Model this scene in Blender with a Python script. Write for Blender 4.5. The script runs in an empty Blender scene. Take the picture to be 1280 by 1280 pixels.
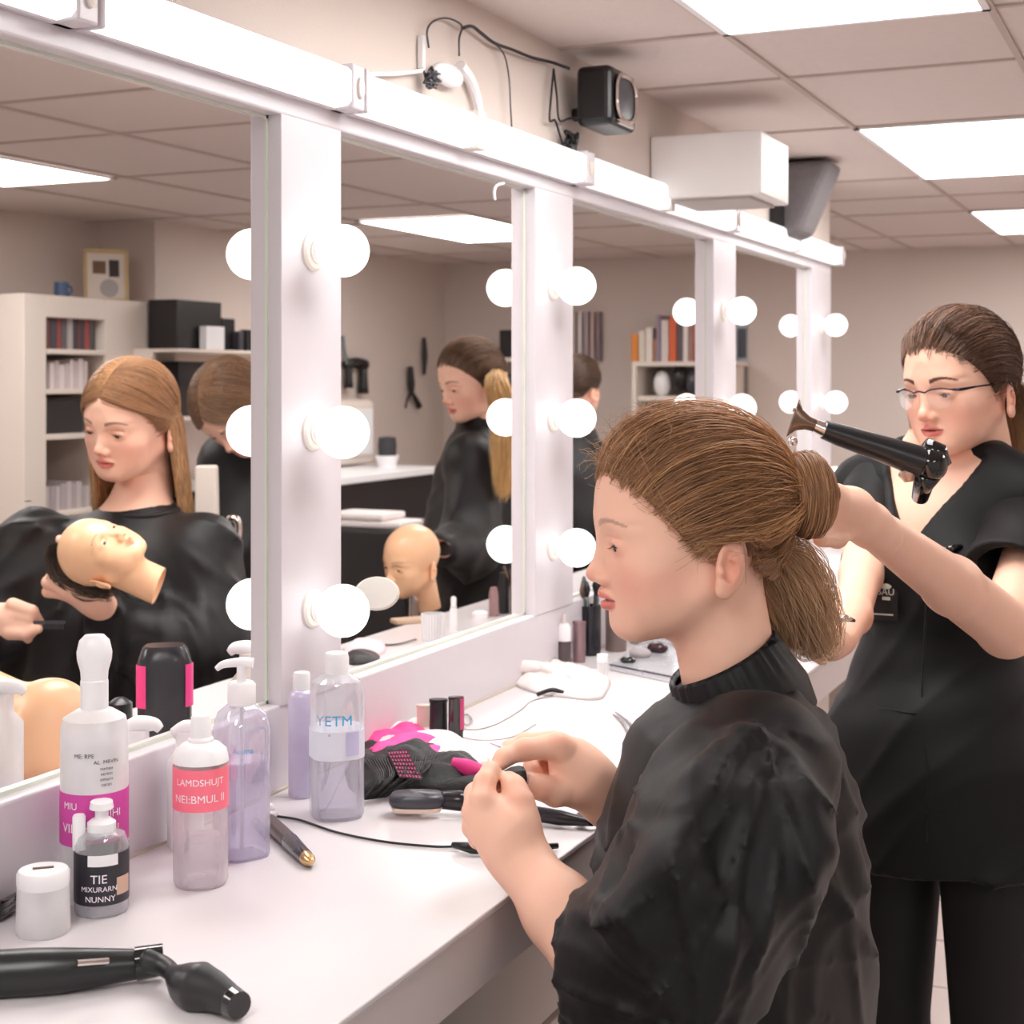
import bpy, math, random
import numpy as np
from mathutils import Vector, Matrix
D = bpy.data; S = bpy.context.scene; COL = S.collection
rnd = random.Random(7); NR = np.random.RandomState(5)
PI = math.pi
# ---------------------------------------------------------------- place: mirror wall is the plane x=0, y runs along it, camera 1 m out
F0 = 1900.0; HOR = 475.0
TH = math.atan(860/F0); cT, sT = math.cos(TH), math.sin(TH)
CAM = np.array([1.0, 0.0, 1.40]); RV = np.array([cT, sT, 0.]); FV = np.array([-sT, cT, 0.]); UP = np.array([0, 0, 1.])
ZC = CAM[2]-.49          # counter top
ZCEIL = CAM[2]+.57
def P(px, py, Z): return CAM + RV*((px-640)/F0*Z) + UP*((HOR-py)/F0*Z) + FV*Z
def onz(px, py, h=ZC): return P(px, py, (CAM[2]-h)*F0/(py-HOR))
def onwall(px, py, off=0.): return P(px, py, (1-off)*F0/cT/(1500-px))
def srgb(*c):
    c = [x/255. for x in c]
    return tuple((x/12.92 if x <= .04045 else ((x+.055)/1.055)**2.4) for x in c)+(1.,)
# ---------------------------------------------------------------- materials
def mat(name, col, rough=.5, metal=0., noise=.06, scale=30., bump=0., bscale=200., spec=.5, trans=0., sss=0., emit=0., sheen=0., coat=0., aniso=0.):
    m = D.materials.get(name)
    if m: return m
    m = D.materials.new(name); m.use_nodes = True; nt = m.node_tree; N = nt.nodes; L = nt.links
    b = N['Principled BSDF']; tc = N.new('ShaderNodeTexCoord')
    n = N.new('ShaderNodeTexNoise'); n.inputs['Scale'].default_value = scale; n.inputs['Detail'].default_value = 3
    L.new(tc.outputs['Object'], n.inputs['Vector'])
    mx = N.new('ShaderNodeMix'); mx.data_type = 'RGBA'; mx.inputs[0].default_value = 1
    c = col if len(col) == 4 else tuple(col)+(1,)
    mx.inputs[6].default_value = tuple(max(0, x*(1-noise)) for x in c[:3])+(1,)
    mx.inputs[7].default_value = tuple(min(1, x*(1+noise)) for x in c[:3])+(1,)
    L.new(n.outputs['Fac'], mx.inputs[0]); L.new(mx.outputs[2], b.inputs['Base Color'])
    b.inputs['Roughness'].default_value = rough; b.inputs['Metallic'].default_value = metal
    b.inputs['Specular IOR Level'].default_value = spec
    if trans: b.inputs['Transmission Weight'].default_value = trans
    if sss:
        b.inputs['Subsurface Weight'].default_value = sss; b.inputs['Subsurface Radius'].default_value = (.012, .005, .003); b.inputs['Subsurface Scale'].default_value = .6
    if sheen: b.inputs['Sheen Weight'].default_value = sheen; b.inputs['Sheen Roughness'].default_value = .4
    if coat: b.inputs['Coat Weight'].default_value = coat
    if emit:
        b.inputs['Emission Color'].default_value = c; b.inputs['Emission Strength'].default_value = emit
    if bump:
        n2 = N.new('ShaderNodeTexNoise'); n2.inputs['Scale'].default_value = bscale; n2.inputs['Detail'].default_value = 4
        L.new(tc.outputs['Object'], n2.inputs['Vector'])
        bp = N.new('ShaderNodeBump'); bp.inputs['Strength'].default_value = bump; bp.inputs['Distance'].default_value = .002
        L.new(n2.outputs['Fac'], bp.inputs['Height']); L.new(bp.outputs['Normal'], b.inputs['Normal'])
    return m
def vcmat(name, rough=.5, sss=0., spec=.5, noise=.08, scale=90., stretch=None, bump=0.):
    """albedo from the mesh's own colour attribute 'col' (skin, lips, hair strands)"""
    m = D.materials.new(name); m.use_nodes = True; nt = m.node_tree; N = nt.nodes; L = nt.links
    b = N['Principled BSDF']; a = N.new('ShaderNodeAttribute'); a.attribute_name = 'col'
    tc = N.new('ShaderNodeTexCoord'); n = N.new('ShaderNodeTexNoise'); n.inputs['Scale'].default_value = scale
    L.new(tc.outputs['Object'], n.inputs['Vector'])
    mr = N.new('ShaderNodeMapRange'); mr.inputs[3].default_value = 1-noise; mr.inputs[4].default_value = 1+noise
    L.new(n.outputs['Fac'], mr.inputs[0])
    v = N.new('ShaderNodeVectorMath'); v.operation = 'SCALE'; L.new(a.outputs['Color'], v.inputs[0]); L.new(mr.outputs[0], v.inputs['Scale'])
    L.new(v.outputs[0], b.inputs['Base Color']); b.inputs['Roughness'].default_value = rough; b.inputs['Specular IOR Level'].default_value = spec
    if sss:
        b.inputs['Subsurface Weight'].default_value = sss; b.inputs['Subsurface Radius'].default_value = (.012, .005, .003); b.inputs['Subsurface Scale'].default_value = .5
    if bump:
        n2 = N.new('ShaderNodeTexNoise'); n2.inputs['Scale'].default_value = 700; L.new(tc.outputs['Object'], n2.inputs['Vector'])
        bp = N.new('ShaderNodeBump'); bp.inputs['Strength'].default_value = bump; bp.inputs['Distance'].default_value = .0006
        L.new(n2.outputs['Fac'], bp.inputs['Height']); L.new(bp.outputs['Normal'], b.inputs['Normal'])
    return m
def clear(name, tint, body=.25, rough=.08, gloss=.12):
    """thin clear plastic: mostly transparent, a little body and a gloss that grows at the rim"""
    m = D.materials.new(name); m.use_nodes = True; nt = m.node_tree; N = nt.nodes; L = nt.links
    N.remove(N['Principled BSDF']); out = N['Material Output']
    t = N.new('ShaderNodeBsdfTransparent'); t.inputs[0].default_value = tint
    p = N.new('ShaderNodeBsdfPrincipled'); p.inputs['Base Color'].default_value = tuple(min(1, x*1.0) for x in tint[:3])+(1,); p.inputs['Roughness'].default_value = rough
    g = N.new('ShaderNodeBsdfGlossy'); g.inputs['Roughness'].default_value = rough
    tc = N.new('ShaderNodeTexCoord'); n = N.new('ShaderNodeTexNoise'); n.inputs['Scale'].default_value = 40; L.new(tc.outputs['Object'], n.inputs['Vector'])
    lw = N.new('ShaderNodeLayerWeight'); lw.inputs[0].default_value = .25
    ma = N.new('ShaderNodeMath'); ma.operation = 'MULTIPLY_ADD'; L.new(lw.outputs['Facing'], ma.inputs[0]); ma.inputs[1].default_value = .45; ma.inputs[2].default_value = body
    m2 = N.new('ShaderNodeMath'); m2.operation = 'MULTIPLY_ADD'; L.new(n.outputs['Fac'], m2.inputs[0]); m2.inputs[1].default_value = .12; L.new(ma.outputs[0], m2.inputs[2])
    mx = N.new('ShaderNodeMixShader'); L.new(m2.outputs[0], mx.inputs[0]); L.new(t.outputs[0], mx.inputs[1]); L.new(p.outputs[0], mx.inputs[2])
    mz = N.new('ShaderNodeMixShader'); mz.inputs[0].default_value = gloss; L.new(mx.outputs[0], mz.inputs[1]); L.new(g.outputs[0], mz.inputs[2])
    L.new(mz.outputs[0], out.inputs[0]); return m
def emitter(name, col, st):
    m = D.materials.new(name); m.use_nodes = True; N = m.node_tree.nodes; N.remove(N['Principled BSDF'])
    e = N.new('ShaderNodeEmission'); e.inputs[0].default_value = col; e.inputs[1].default_value = st
    m.node_tree.links.new(e.outputs[0], N['Material Output'].inputs[0]); return m
# ---------------------------------------------------------------- mesh builder
def frame(z, x=None):
    z = np.asarray(z, float); z = z/np.linalg.norm(z)
    x = np.array([0, 0, 1.]) if x is None else np.asarray(x, float)
    if abs(np.dot(x, z)) > .97: x = np.array([1., 0, 0])
    x = x - z*np.dot(x, z); x /= np.linalg.norm(x); y = np.cross(z, x); return x, y, z
def M4(o=(0, 0, 0), X=(1, 0, 0), Y=(0, 1, 0), Z=(0, 0, 1)):
    m = np.eye(4); m[:3, 0] = X; m[:3, 1] = Y; m[:3, 2] = Z; m[:3, 3] = o; return m
def rotm(ax, a):
    return np.array(Matrix.Rotation(a, 4, Vector(ax)))
def at(o, rz=0., s=1.):
    m = rotm((0, 0, 1), rz); m[:3, :3] *= s; m[:3, 3] = o; return m
def catmull(p, n=8):
    p = np.asarray(p, float); q = np.vstack([2*p[0]-p[1], p, 2*p[-1]-p[-2]]); out = []
    for i in range(1, len(q)-2):
        for t in np.linspace(0, 1, n, endpoint=False):
            a, b, c, d = q[i-1:i+3]
            out.append(.5*((2*b)+(-a+c)*t+(2*a-5*b+4*c-d)*t*t+(-a+3*b-3*c+d)*t**3))
    out.append(p[-1]); return np.array(out)
class MB:
    def __init__(s): s.V = []; s.Fc = []; s.I = []; s.n = 0; s.mi = 0
    def raw(s, V, F, M=None):
        V = np.asarray(V, float)
        if M is not None: V = V@M[:3, :3].T+M[:3, 3]
        s.V.append(V); s.Fc += [tuple(int(i)+s.n for i in f) for f in F]; s.I += [s.mi]*len(F); s.n += len(V); return s
    def box(s, lo, hi, M=None):
        x0, y0, z0 = lo; x1, y1, z1 = hi
        V = [(x, y, z) for z in (z0, z1) for y in (y0, y1) for x in (x0, x1)]
        return s.raw(V, [(0, 2, 3, 1), (4, 5, 7, 6), (0, 1, 5, 4), (2, 6, 7, 3), (0, 4, 6, 2), (1, 3, 7, 5)], M)
    def lathe(s, prof, n=28, M=None, sx=1., sy=1., pw=2., cap=True, arc=None):
        V = []; k = len(prof)
        a0, a1 = arc if arc else (0, 2*PI)
        m = n if arc is None else n+1
        for r, z in prof:
            for i in range(m):
                a = a0+(a1-a0)*i/n; c, d = math.cos(a), math.sin(a)
                if pw != 2.:
                    q = (abs(c)**pw+abs(d)**pw)**(-1/pw); c *= q; d *= q
                V.append((r*sx*c, r*sy*d, z))
        F = []
        for j in range(k-1):
            for i in range(n if arc is None else n):
                i2 = (i+1) % m if arc is None else i+1
                F.append((j*m+i, j*m+i2, (j+1)*m+i2, (j+1)*m+i))
        if cap and arc is None:
            F.append(tuple(range(m-1, -1, -1))); F.append(tuple((k-1)*m+i for i in range(m)))
        return s.raw(V, F, M)
    def tube(s, pts, r, n=8, flat=1., up=None, M=None):
        pts = np.asarray(pts, float); k = len(pts); r = np.broadcast_to(np.asarray(r, float), (k,)) if np.ndim(r) == 0 else np.interp(np.linspace(0, 1, k), np.linspace(0, 1, len(r)), r)
        T = np.gradient(pts, axis=0); x, y, z = frame(T[0], up); V = []
        for i in range(k):
            t = T[i]/(np.linalg.norm(T[i])+1e-12); x = x-t*np.dot(x, t); x /= np.linalg.norm(x)+1e-12; y = np.cross(t, x)
            for j in range(n):
                a = 2*PI*j/n; V.append(pts[i]+r[i]*(x*math.cos(a)+y*math.sin(a)*flat))
        F = [(i*n+j, i*n+(j+1) % n, (i+1)*n+(j+1) % n, (i+1)*n+j) for i in range(k-1) for j in range(n)]
        F += [tuple(range(n-1, -1, -1)), tuple((k-1)*n+j for j in range(n))]
        return s.raw(V, F, M)
    def ball(s, c, r, n=20, M=None):
        r = np.broadcast_to(np.asarray(r, float), (3,)); h = n//2
        V = [(c[0]+r[0]*math.sin(PI*j/h)*math.cos(2*PI*i/n), c[1]+r[1]*math.sin(PI*j/h)*math.sin(2*PI*i/n), c[2]-r[2]*math.cos(PI*j/h)) for j in range(1, h) for i in range(n)]
        V += [(c[0], c[1], c[2]-r[2]), (c[0], c[1], c[2]+r[2])]; b = len(V)-2
        F = [(j*n+i, j*n+(i+1) % n, (j+1)*n+(i+1) % n, (j+1)*n+i) for j in range(h-2) for i in range(n)]
        F += [(b, (i+1) % n, i) for i in range(n)]+[((h-2)*n+i, (h-2)*n+(i+1) % n, b+1) for i in range(n)]
        return s.raw(V, F, M)
    def prism(s, poly, z0, z1, M=None):
        k = len(poly); V = [(x, y, z0) for x, y in poly]+[(x, y, z1) for x, y in poly]
        F = [tuple(range(k-1, -1, -1)), tuple(range(k, 2*k))]+[(i, (i+1) % k, k+(i+1) % k, k+i) for i in range(k)]
        return s.raw(V, F, M)
    def build(s, name, mats, parent=None, smooth=40, bevel=0., sub=0, cols=None):
        me = D.meshes.new(name); V = np.vstack(s.V)
        me.from_pydata(V.tolist(), [], s.Fc)
        mats = mats if isinstance(mats, (list, tuple)) else [mats]
        for m in mats: me.materials.append(m)
        if len(mats) > 1: me.polygons.foreach_set('material_index', s.I)
        if smooth:
            me.polygons.foreach_set('use_smooth', [True]*len(me.polygons))
            if smooth < 180: me.set_sharp_from_angle(angle=math.radians(smooth))
        if cols is not None:
            a = me.attributes.new('col', 'FLOAT_COLOR', 'POINT'); cc = np.ones((len(V), 4), np.float32); cc[:, :3] = cols; a.data.foreach_set('color', cc.ravel())
        me.update(); o = D.objects.new(name, me); COL.objects.link(o)
        if bevel:
            b = o.modifiers.new('b', 'BEVEL'); b.width = bevel; b.segments = 3; b.limit_method = 'ANGLE'; b.angle_limit = math.radians(40); b.harden_normals = False
        if sub: u = o.modifiers.new('s', 'SUBSURF'); u.levels = u.render_levels = sub
        if parent is not None: o.parent = parent; o.matrix_parent_inverse = PINV.get(parent.name, Matrix.Identity(4))
        return o
PINV = {}
def tag(o, label, cat, group=None):
    o['label'] = label; o['category'] = cat
    if group: o['group'] = group
    return o
def thing(name, label, cat, loc=(0, 0, 0), group=None):
    """Empty at the thing's base; children are given in world coordinates"""
    o = D.objects.new(name, None); COL.objects.link(o); o.location = [float(v) for v in loc]; o.empty_display_size = .02
    PINV[o.name] = Matrix.Translation([-float(v) for v in loc]); return tag(o, label, cat, group)
def struct(name, mb, m, **k):
    o = mb.build(name, m, **k); o['kind'] = 'structure'; return o
def text_raw(txt, size):
    cu = D.curves.new('t', 'FONT'); cu.body = txt; cu.size = size; cu.align_x = 'CENTER'; cu.align_y = 'CENTER'
    o = D.objects.new('t', cu); COL.objects.link(o); bpy.context.view_layer.update()
    me = D.meshes.new_from_object(o); V = np.array([v.co[:] for v in me.vertices]); F = [tuple(p.vertices) for p in me.polygons]
    D.objects.remove(o); D.curves.remove(cu); D.meshes.remove(me); return V, F
def wrap_text(mb, txt, size, r, zc, ang, M, depth=.0004, sx=1., sy=1.):
    """lettering laid on an upright round face of radius r, centred at angle ang"""
    V, F = text_raw(txt, size)
    a = ang+V[:, 0]/r; W = np.stack([(r+depth)*np.cos(a)*sx, (r+depth)*np.sin(a)*sy, zc+V[:, 1]], 1); mb.raw(W, F, M)
# ---------------------------------------------------------------- colours
WHITE = mat('white_lacquer', srgb(214, 207, 212), .28, noise=.02)
COUNTER = mat('white_laminate', srgb(222, 216, 218), .25, noise=.015, scale=6)
WALL = mat('beige_paint', srgb(213, 199, 191), .85, noise=.03, scale=3, bump=.15, bscale=300)
CEIL = mat('ceiling_tile', srgb(217, 205, 199), .9, noise=.05, scale=60, bump=.5, bscale=250)
GRID = mat('ceiling_grid_metal', srgb(188, 173, 164), .6, noise=.03)
BLACK = mat('black_plastic', srgb(22, 21, 24), .32, noise=.1)
BLACKG = mat('black_gloss', srgb(10, 10, 11), .08, noise=.1, coat=.5)
DGREY = mat('dark_grey_plastic', srgb(62, 62, 70), .3, noise=.05)
CREAM = mat('cream_socket', srgb(232, 222, 214), .4, noise=.03)
WPLAS = mat('white_plastic', srgb(242, 240, 242), .3, noise=.02)
CHROME = mat('chrome', srgb(215, 205, 200), .15, 1., noise=.03)
GOLD = mat('gold_metal', srgb(214, 180, 130), .25, 1., noise=.05)
PINK = mat('pink_plastic', srgb(255, 70, 150), .4, noise=.05)
MIRF = mat('mirror_edge', srgb(214, 218, 205), .2, noise=.03)
BULB = emitter("bulb_glow", (1, .985, .96, 1), 3.2)
TUBE = emitter("tube_glow", (1, .985, .975, 1), 2.0)
PANEL = emitter("panel_glow", (1, .985, .965, 1), 16.)
EXPO = -0.42
# ================================================================= ROOM
XR = 2.62; YF = 6.7; YB = -1.2; MT = CAM[2]+.317; MBm = CAM[2]-.388     # mirror top and bottom heights
MIR = [(.86, 1.538), (1.677, 2.299), (2.464, 3.306), (3.487, 4.258)]
# floor of square tiles over dark grout
mb = MB(); mb.box((-2.7, YB, -.05), (2.7, YF, -.004)); 
G = mat('grout', srgb(120, 108, 104), .9); TL = mat('floor_tile', srgb(206, 192, 188), .35, noise=.06, scale=5); TD = mat('floor_tile_dark', srgb(28, 26, 28), .35)
fl = MB(); fl.mi = 0; fl.box((-2.7, YB, -.05), (2.7, YF, -.004))
for i in range(18):
    for j in range(27):
        x, y = -2.7+i*.3, YB+j*.3
        if y > YF-.05: continue
        fl.mi = 2 if (i*7+j*5) % 11 == 0 else 1
        fl.box((x+.003, y+.003, -.004), (min(x+.297, 2.7), min(y+.297, YF), 0))
struct('floor', fl, [G, TL, TD], smooth=0)
mb = MB(); mb.box((-2.75, YB, ZCEIL), (2.75, YF+.1, ZCEIL+.05)); struct('ceiling', mb, CEIL, smooth=0)
ys = [-.9, -.4, .1, .6, 1.05, 1.5, 1.95, 2.41, 2.82, 3.43, 4.36, 4.82, 5.28, 6.13]
xs = [.29, .71, 1.23, 1.70, 2.14]
mb = MB()
for y in ys: mb.box((-2.7, y-.006, ZCEIL-.004), (2.7, y+.006, ZCEIL+.001))
for x in xs:
    for s in (-1, 1):
        mb.box((s*x-.006-(.04 if s < 0 else 0), YB, ZCEIL-.005), (s*x+.006-(.04 if s < 0 else 0), YF, ZCEIL+.001))
mb.box((-.137, 4.5, ZCEIL-.005), (-.125, YF, ZCEIL+.001))
struct('trim_1', mb, GRID, smooth=0)
mb = MB(); mb.box((-2.75, YF, 0), (2.75, YF+.1, ZCEIL)); struct('wall_far', mb, WALL, smooth=0)
mb = MB(); mb.box((XR, 1.2, 0), (XR+.1, YF, ZCEIL)); struct('wall_right', mb, WALL, smooth=0)
mb = MB(); mb.box((-2.76, YB, 0), (-2.66, 4.42, ZCEIL)); mb.box((-2.76, 4.42, 0), (-2.40, YF, ZCEIL)); struct('wall_opposite', mb, WALL, smooth=0)
# the partition that carries the mirrors
mb = MB(); mb.box((-.04, YB, MT+.076), (-.002, 4.5, ZCEIL)); mb.box((-.04, YB, 0), (-.004, 4.5, ZC-.001))
mb.box((-.04, YB, ZC-.01), (-.002, .7, ZCEIL))
struct('wall_left', mb, WALL, smooth=0)
# mirror frame
fr = thing('mirror_frame', 'long white lacquered frame of posts and rails around the row of mirrors', 'mirror frame', (0, 2.5, ZC))
rail = MB().box((-.041, .7, ZC), (0, 4.5, MBm)); rail.build('backsplash_rail', WHITE, fr, bevel=.003, smooth=0)
MB().box((-.041, .7, MT), (.003, 4.5, MT+.075)).build('top_rail', WHITE, fr, bevel=.003, smooth=0)
panel_dummy = 0
for a, b in [(.7, .86), (1.538, 1.677), (2.299, 2.464), (3.306, 3.487), (4.258, 4.5)]:
    MB().box((-.042, a, MBm-.002), (.002, b, MT+.002)).build('post', WHITE, fr, bevel=.0015, smooth=0)
wherem = ['nearest mirror, reflecting the girl holding a training head', 'mirror reflecting the girl with a long ponytail', 'mirror whose reflection holds a shelf of coloured books', 'last and smallest mirror at the far end of the row']
glassm = clear('mirror_pane', (.995, .99, .985, 1), body=.0, gloss=.006, rough=.0)
for n in glassm.node_tree.nodes:
    if n.type == 'MATH' and n.operation == 'MULTIPLY_ADD': n.inputs[1].default_value = 0.0; n.inputs[2].default_value = 0.0
# silvered strip round each pane and the pane itself
for (a, b), w in zip(MIR, wherem):
    t = thing('vanity_mirror', w, 'mirror', (-.02, (a+b)/2, MBm), 'wall mirrors of the make-up row')
    MB().box((-.0215, a, MBm), (-.0200, b, MT)).build('pane', glassm, t, smooth=0)
    e = MB(); w_ = .004
    for lo, hi in (((-.0199, a, MBm), (-.0165, a+w_, MT)), ((-.0199, b-w_, MBm), (-.0165, b, MT)), ((-.0199, a, MBm), (-.0165, b, MBm+w_)), ((-.0199, a, MT-w_), (-.0165, b, MT))): e.box(lo, hi)
    e.build('edge_strip', MIRF, t, smooth=0)
# glowing tube boxes along the beam, with holders at the joints
ylb = [(.55, 1.165), (1.171, 1.675), (1.681, 2.47), (2.476, 3.40), (3.406, 4.52)]; brk = [None, None, 2.02, 2.91, 3.98]
lab = ['light box at the top left corner above the nearest mirror', 'long bright light box that ends at the first post', 'bright light box over the ponytail girl mirror', 'bright light box above the third mirror, under the white unit', 'last light box at the far end of the beam']
for (a, b), w, c in zip(ylb, lab, brk):
    t = thing('light_box', 'white '+w, 'light fitting', (.015, (a+b)/2, MT+.03), 'tube light boxes along the beam')
    MB().box((.0, a, MT+.022), (.012, b, MT+.078)).build('backing', WHITE, t, bevel=.002, smooth=0)
    pr = [(.012, .0), (.03, .002), (.036, .008), (.036, .044), (.030, .050), (.012, .052)]
    d = MB(); A = np.array([(x, a+.012, MT+.024+z) for x, z in pr]); B_ = np.array([(x, b-.03, MT+.024+z) for x, z in pr]); k = len(pr)
    d.raw(np.vstack([A, B_]), [(i, (i+1) % k, k+(i+1) % k, k+i) for i in range(k)]+[tuple(range(k-1, -1, -1)), tuple(range(k, 2*k))]); d.build('diffuser', TUBE, t, smooth=0)
    MB().box((.0, a, MT+.022), (.037, a+.006, MT+.079)).build('end_cap', WHITE, t, bevel=.003, smooth=0)
    MB().box((.0, b-.03, MT+.022), (.038, b, MT+.079)).build('end_cap', WHITE, t, bevel=.003, smooth=0)
    sk = MB(); M = M4((.0385, b-.013, MT+.05), (0, 1, 0), (0, 0, 1), (1, 0, 0)); sk.lathe([(.0001, 0), (.009, 0), (.009, .003), (.006, .004), (.0001, .004)], 16, M, sx=.75, sy=1.5); sk.build('tube_clip', CREAM, t)
    if c: MB().box((.012, c-.012, MT+.022), (.0385, c+.012, MT+.079)).build('bracket', CREAM, t, bevel=.002, smooth=0)
# globe bulbs: twelve in the room and their twins in the looking-glass
HT = [.158, -.064, -.282]; PY = [1.607, 2.372, 3.384, 4.368]
pn = ['first post', 'second post', 'third post', 'last post']; hn = ['top', 'middle', 'bottom']
def bulb(y, h, sgn, label, grp):
    z = CAM[2]+h; x0 = .002 if sgn > 0 else -.042
    t = thing('globe_bulb', label, 'light bulb', (x0, y, z), grp)
    M = M4((x0, y, z), (0, 1, 0), (0, 0, 1), (sgn, 0, 0))
    if sgn < 0: M[:3, 0] *= -1
    MB().lathe([(.0001, 0), (.024, 0), (.024, .003), (.021, .006), (.015, .0065), (.015, .009), (.0001, .009)], 24, M).build('rosette', CREAM, t)
    MB().lathe([(.0001, .006), (.0125, .006), (.0125, .018), (.011, .022), (.0001, .022)], 20, M).build('socket', WPLAS, t)
    MB().ball((0, 0, .044), .0325, 28, M).build('globe', BULB, t, smooth=180)
for y, pnm in zip(PY, pn):
    for h, hm in zip(HT, hn):
        bulb(y, h, 1, f'glowing round bulb, {hm} one on the {pnm}', 'globe bulbs on the mirror posts')
        bulb(y, h, -1, f'reflected glowing bulb, {hm} one beside the {pnm}, inside the mirror', 'reflected globe bulbs')
# ceiling light panels
def panel(x0, x1, y0, y1, label):
    t = thing('ceiling_light', label, 'ceiling light', ((x0+x1)/2, (y0+y1)/2, ZCEIL-.001), 'square ceiling light panels')
    MB().box((x0+.012, y0+.012, ZCEIL-.006), (x1-.012, y1-.012, ZCEIL-.0045)).build('diffuser', PANEL, t, smooth=0)
    f = MB()
    for lo, hi in (((x0, y0), (x1, y0+.012)), ((x0, y1-.012), (x1, y1)), ((x0, y0), (x0+.012, y1)), ((x1-.012, y0), (x1, y1))): f.box((lo[0], lo[1], ZCEIL-.008), (hi[0], hi[1], ZCEIL-.002))
    f.build('frame', WPLAS, t, smooth=0)
panel(.29, .71, 1.5, 2.41, 'bright ceiling panel at the top edge of the picture')
panel(.29, .71, 3.43, 4.36, 'bright ceiling panel above the standing stylist')
panel(.29, .71, 5.28, 6.13, 'small bright ceiling panel nearest the far wall')
panel(1.73, 2.14, 2.5, 3.43, 'ceiling panel over the middle of the room, outside the picture')
panel(1.23, 1.70, 4.7, 5.6, 'ceiling panel at the far right of the room, outside the picture')
panel(.29, .71, -.4, .5, 'extra unseen ceiling panel over the camera, added for light')  # extra panel out of view, added to light the near end
panel(1.73, 2.14, -.4, .5, 'extra unseen ceiling panel behind the camera, added for light')  # another added panel out of view, only there to give light
panel(-2.18, -1.77, 2.5, 3.43, 'ceiling panel reflected in the top left of the nearest mirror')
panel(-1.74, -1.27, 4.7, 5.6, 'ceiling panel reflected in the ponytail girl mirror')
panel(-.75, -.33, 1.5, 2.41, 'reflected ceiling panel hidden above the mirrors')
panel(-1.74, -1.27, .2, 1.2, 'unseen fill panel added above and left of the picture, mirrored side')  # added fill light for the mirrored room, twin of no panel on this side
panel(-.75, -.33, 3.43, 4.36, 'reflected ceiling panel hidden above the third mirror')
# counter
ct = thing('vanity_counter', 'long white laminate counter under the mirrors, covered in cosmetics', 'counter', (.2, 2.4, 0))
MB().box((0, -.6, ZC-.006), (.402, 4.5, ZC)).build('worktop', COUNTER, ct, smooth=0, bevel=.0015)
MB().box((.015, -.6, ZC-.068), (.40, 4.5, ZC-.006)).build('apron', mat('apron_laminate', srgb(214, 204, 204), .35, noise=.02), ct, smooth=0, bevel=.002)
MB().box((0, -.6, ZC), (.004, 4.5, ZC+.003)).build('sealant_strip', mat('sealant', srgb(196, 184, 172), .6, noise=.1), ct, smooth=0)
DR = mat('drawer_white', srgb(206, 194, 188), .45, noise=.05, scale=8)
for i, (a, b) in enumerate([(.2, .86), (1.15, 1.85), (2.5, 3.2), (3.5, 4.2)]):
    t = thing('drawer_unit', ['white drawer unit under the near end of the counter', 'white drawer unit under the counter beside the seated girl', 'white drawer unit under the counter behind the stylist', 'white drawer unit under the far end of the counter'][i], 'drawer unit', (.15, (a+b)/2, 0))
    MB().box((.02, a, 0), (.27, b, ZC-.07)).build('carcass', DR, t, smooth=0, bevel=.002)
    for k in range(4):
        z1 = ZC-.085-k*.2; z0 = max(z1-.19, .03); f = MB().box((.27, a+.008, z0), (.288, b-.008, z1)).build('drawer', DR, t, smooth=0, bevel=.002)
        hd = MB().tube([(.288, (a+b)/2-.03, z1-.03), (.300, (a+b)/2-.03, z1-.03), (.300, (a+b)/2+.03, z1-.03), (.288, (a+b)/2+.03, z1-.03)], .003, 8)
        h = hd.build('handle', CHROME, None); h.parent = f; h.matrix_parent_inverse = PINV[t.name].inverted() @ PINV[t.name]
        h.matrix_parent_inverse = Matrix.Identity(4)
# ================================================================= ON THE WALL ABOVE THE BEAM
def wp(px, py, off=0.): return onwall(px, py, off)
# speaker
a = wp(712, 120, .02); y0 = a[1]; zc = a[2]
t = thing('wall_speaker', 'small black wall speaker with an oval grey front above the beam', 'speaker', (.03, y0, zc))
o = MB().box((.03, y0, zc-.052), (.095, y0+.13, zc+.05)).build('housing', BLACK, t, smooth=0, bevel=.012)
fm = M4((.0945, y0+.066, zc+.0), (0, 1, 0), (0, 0, 1), (1, 0, 0))
MB().lathe([(.036, 0), (.042, .002), (.044, .005), (.040, .008), (.036, .005)], 32, fm, sx=1.2, sy=.95, pw=3., cap=False).build('bezel', CHROME, t)
MB().lathe([(.0001, .001), (.036, .001), (.036, .003), (.0001, .006)], 32, fm, sx=1.2, sy=.95, pw=3.).build('grille', DGREY, t)
MB().box((.0955, y0+.03, zc-.047), (.1, y0+.1, zc-.040)).build('maker_plate', CHROME, t, smooth=0)
MB().tube([(0, y0+.07, zc-.02), (.035, y0+.07, zc-.02)], .012).build('bracket', BLACK, t)
def cable(name, pts, r, m, label, cat='cable', n=8):
    mb = MB(); mb.tube(catmull(pts, n), r, 8); return tag(mb.build(name, m, smooth=180), label, cat)
off = .012
W3 = lambda L, o=off: [wp(x, y, o) for x, y in L]
cable('speaker_cable', W3([(578, 35), (590, 33), (602, 42), (618, 54), (640, 62), (665, 72), (690, 78)], .012)+[wp(712, 86, .035)], .0028, BLACK, 'thick black cable running along the wall into the speaker')
cable('wall_cable', W3([(536, 60), (534, 38), (543, 26), (560, 23), (577, 32), (574, 48), (574, 70)]), .0016, DGREY, 'thin grey cable looped over the white junction fitting')
cable('wall_cable', W3([(618, 54), (630, 68), (636, 95), (638, 130), (640, 166)]), .0014, DGREY, 'thin dark cable hanging down to the beam from the loop')
cable('wall_cable', W3([(692, 86), (689, 120), (687, 150), (694, 151), (700, 170), (706, 188)]), .002, BLACK, 'black cable hanging below the speaker to the beam')
cable('wall_cable', W3([(692, 86), (696, 120), (699, 150), (712, 148)])+[wp(730, 148, .05)], .002, BLACK, 'black cable looping under the black speaker')
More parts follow.
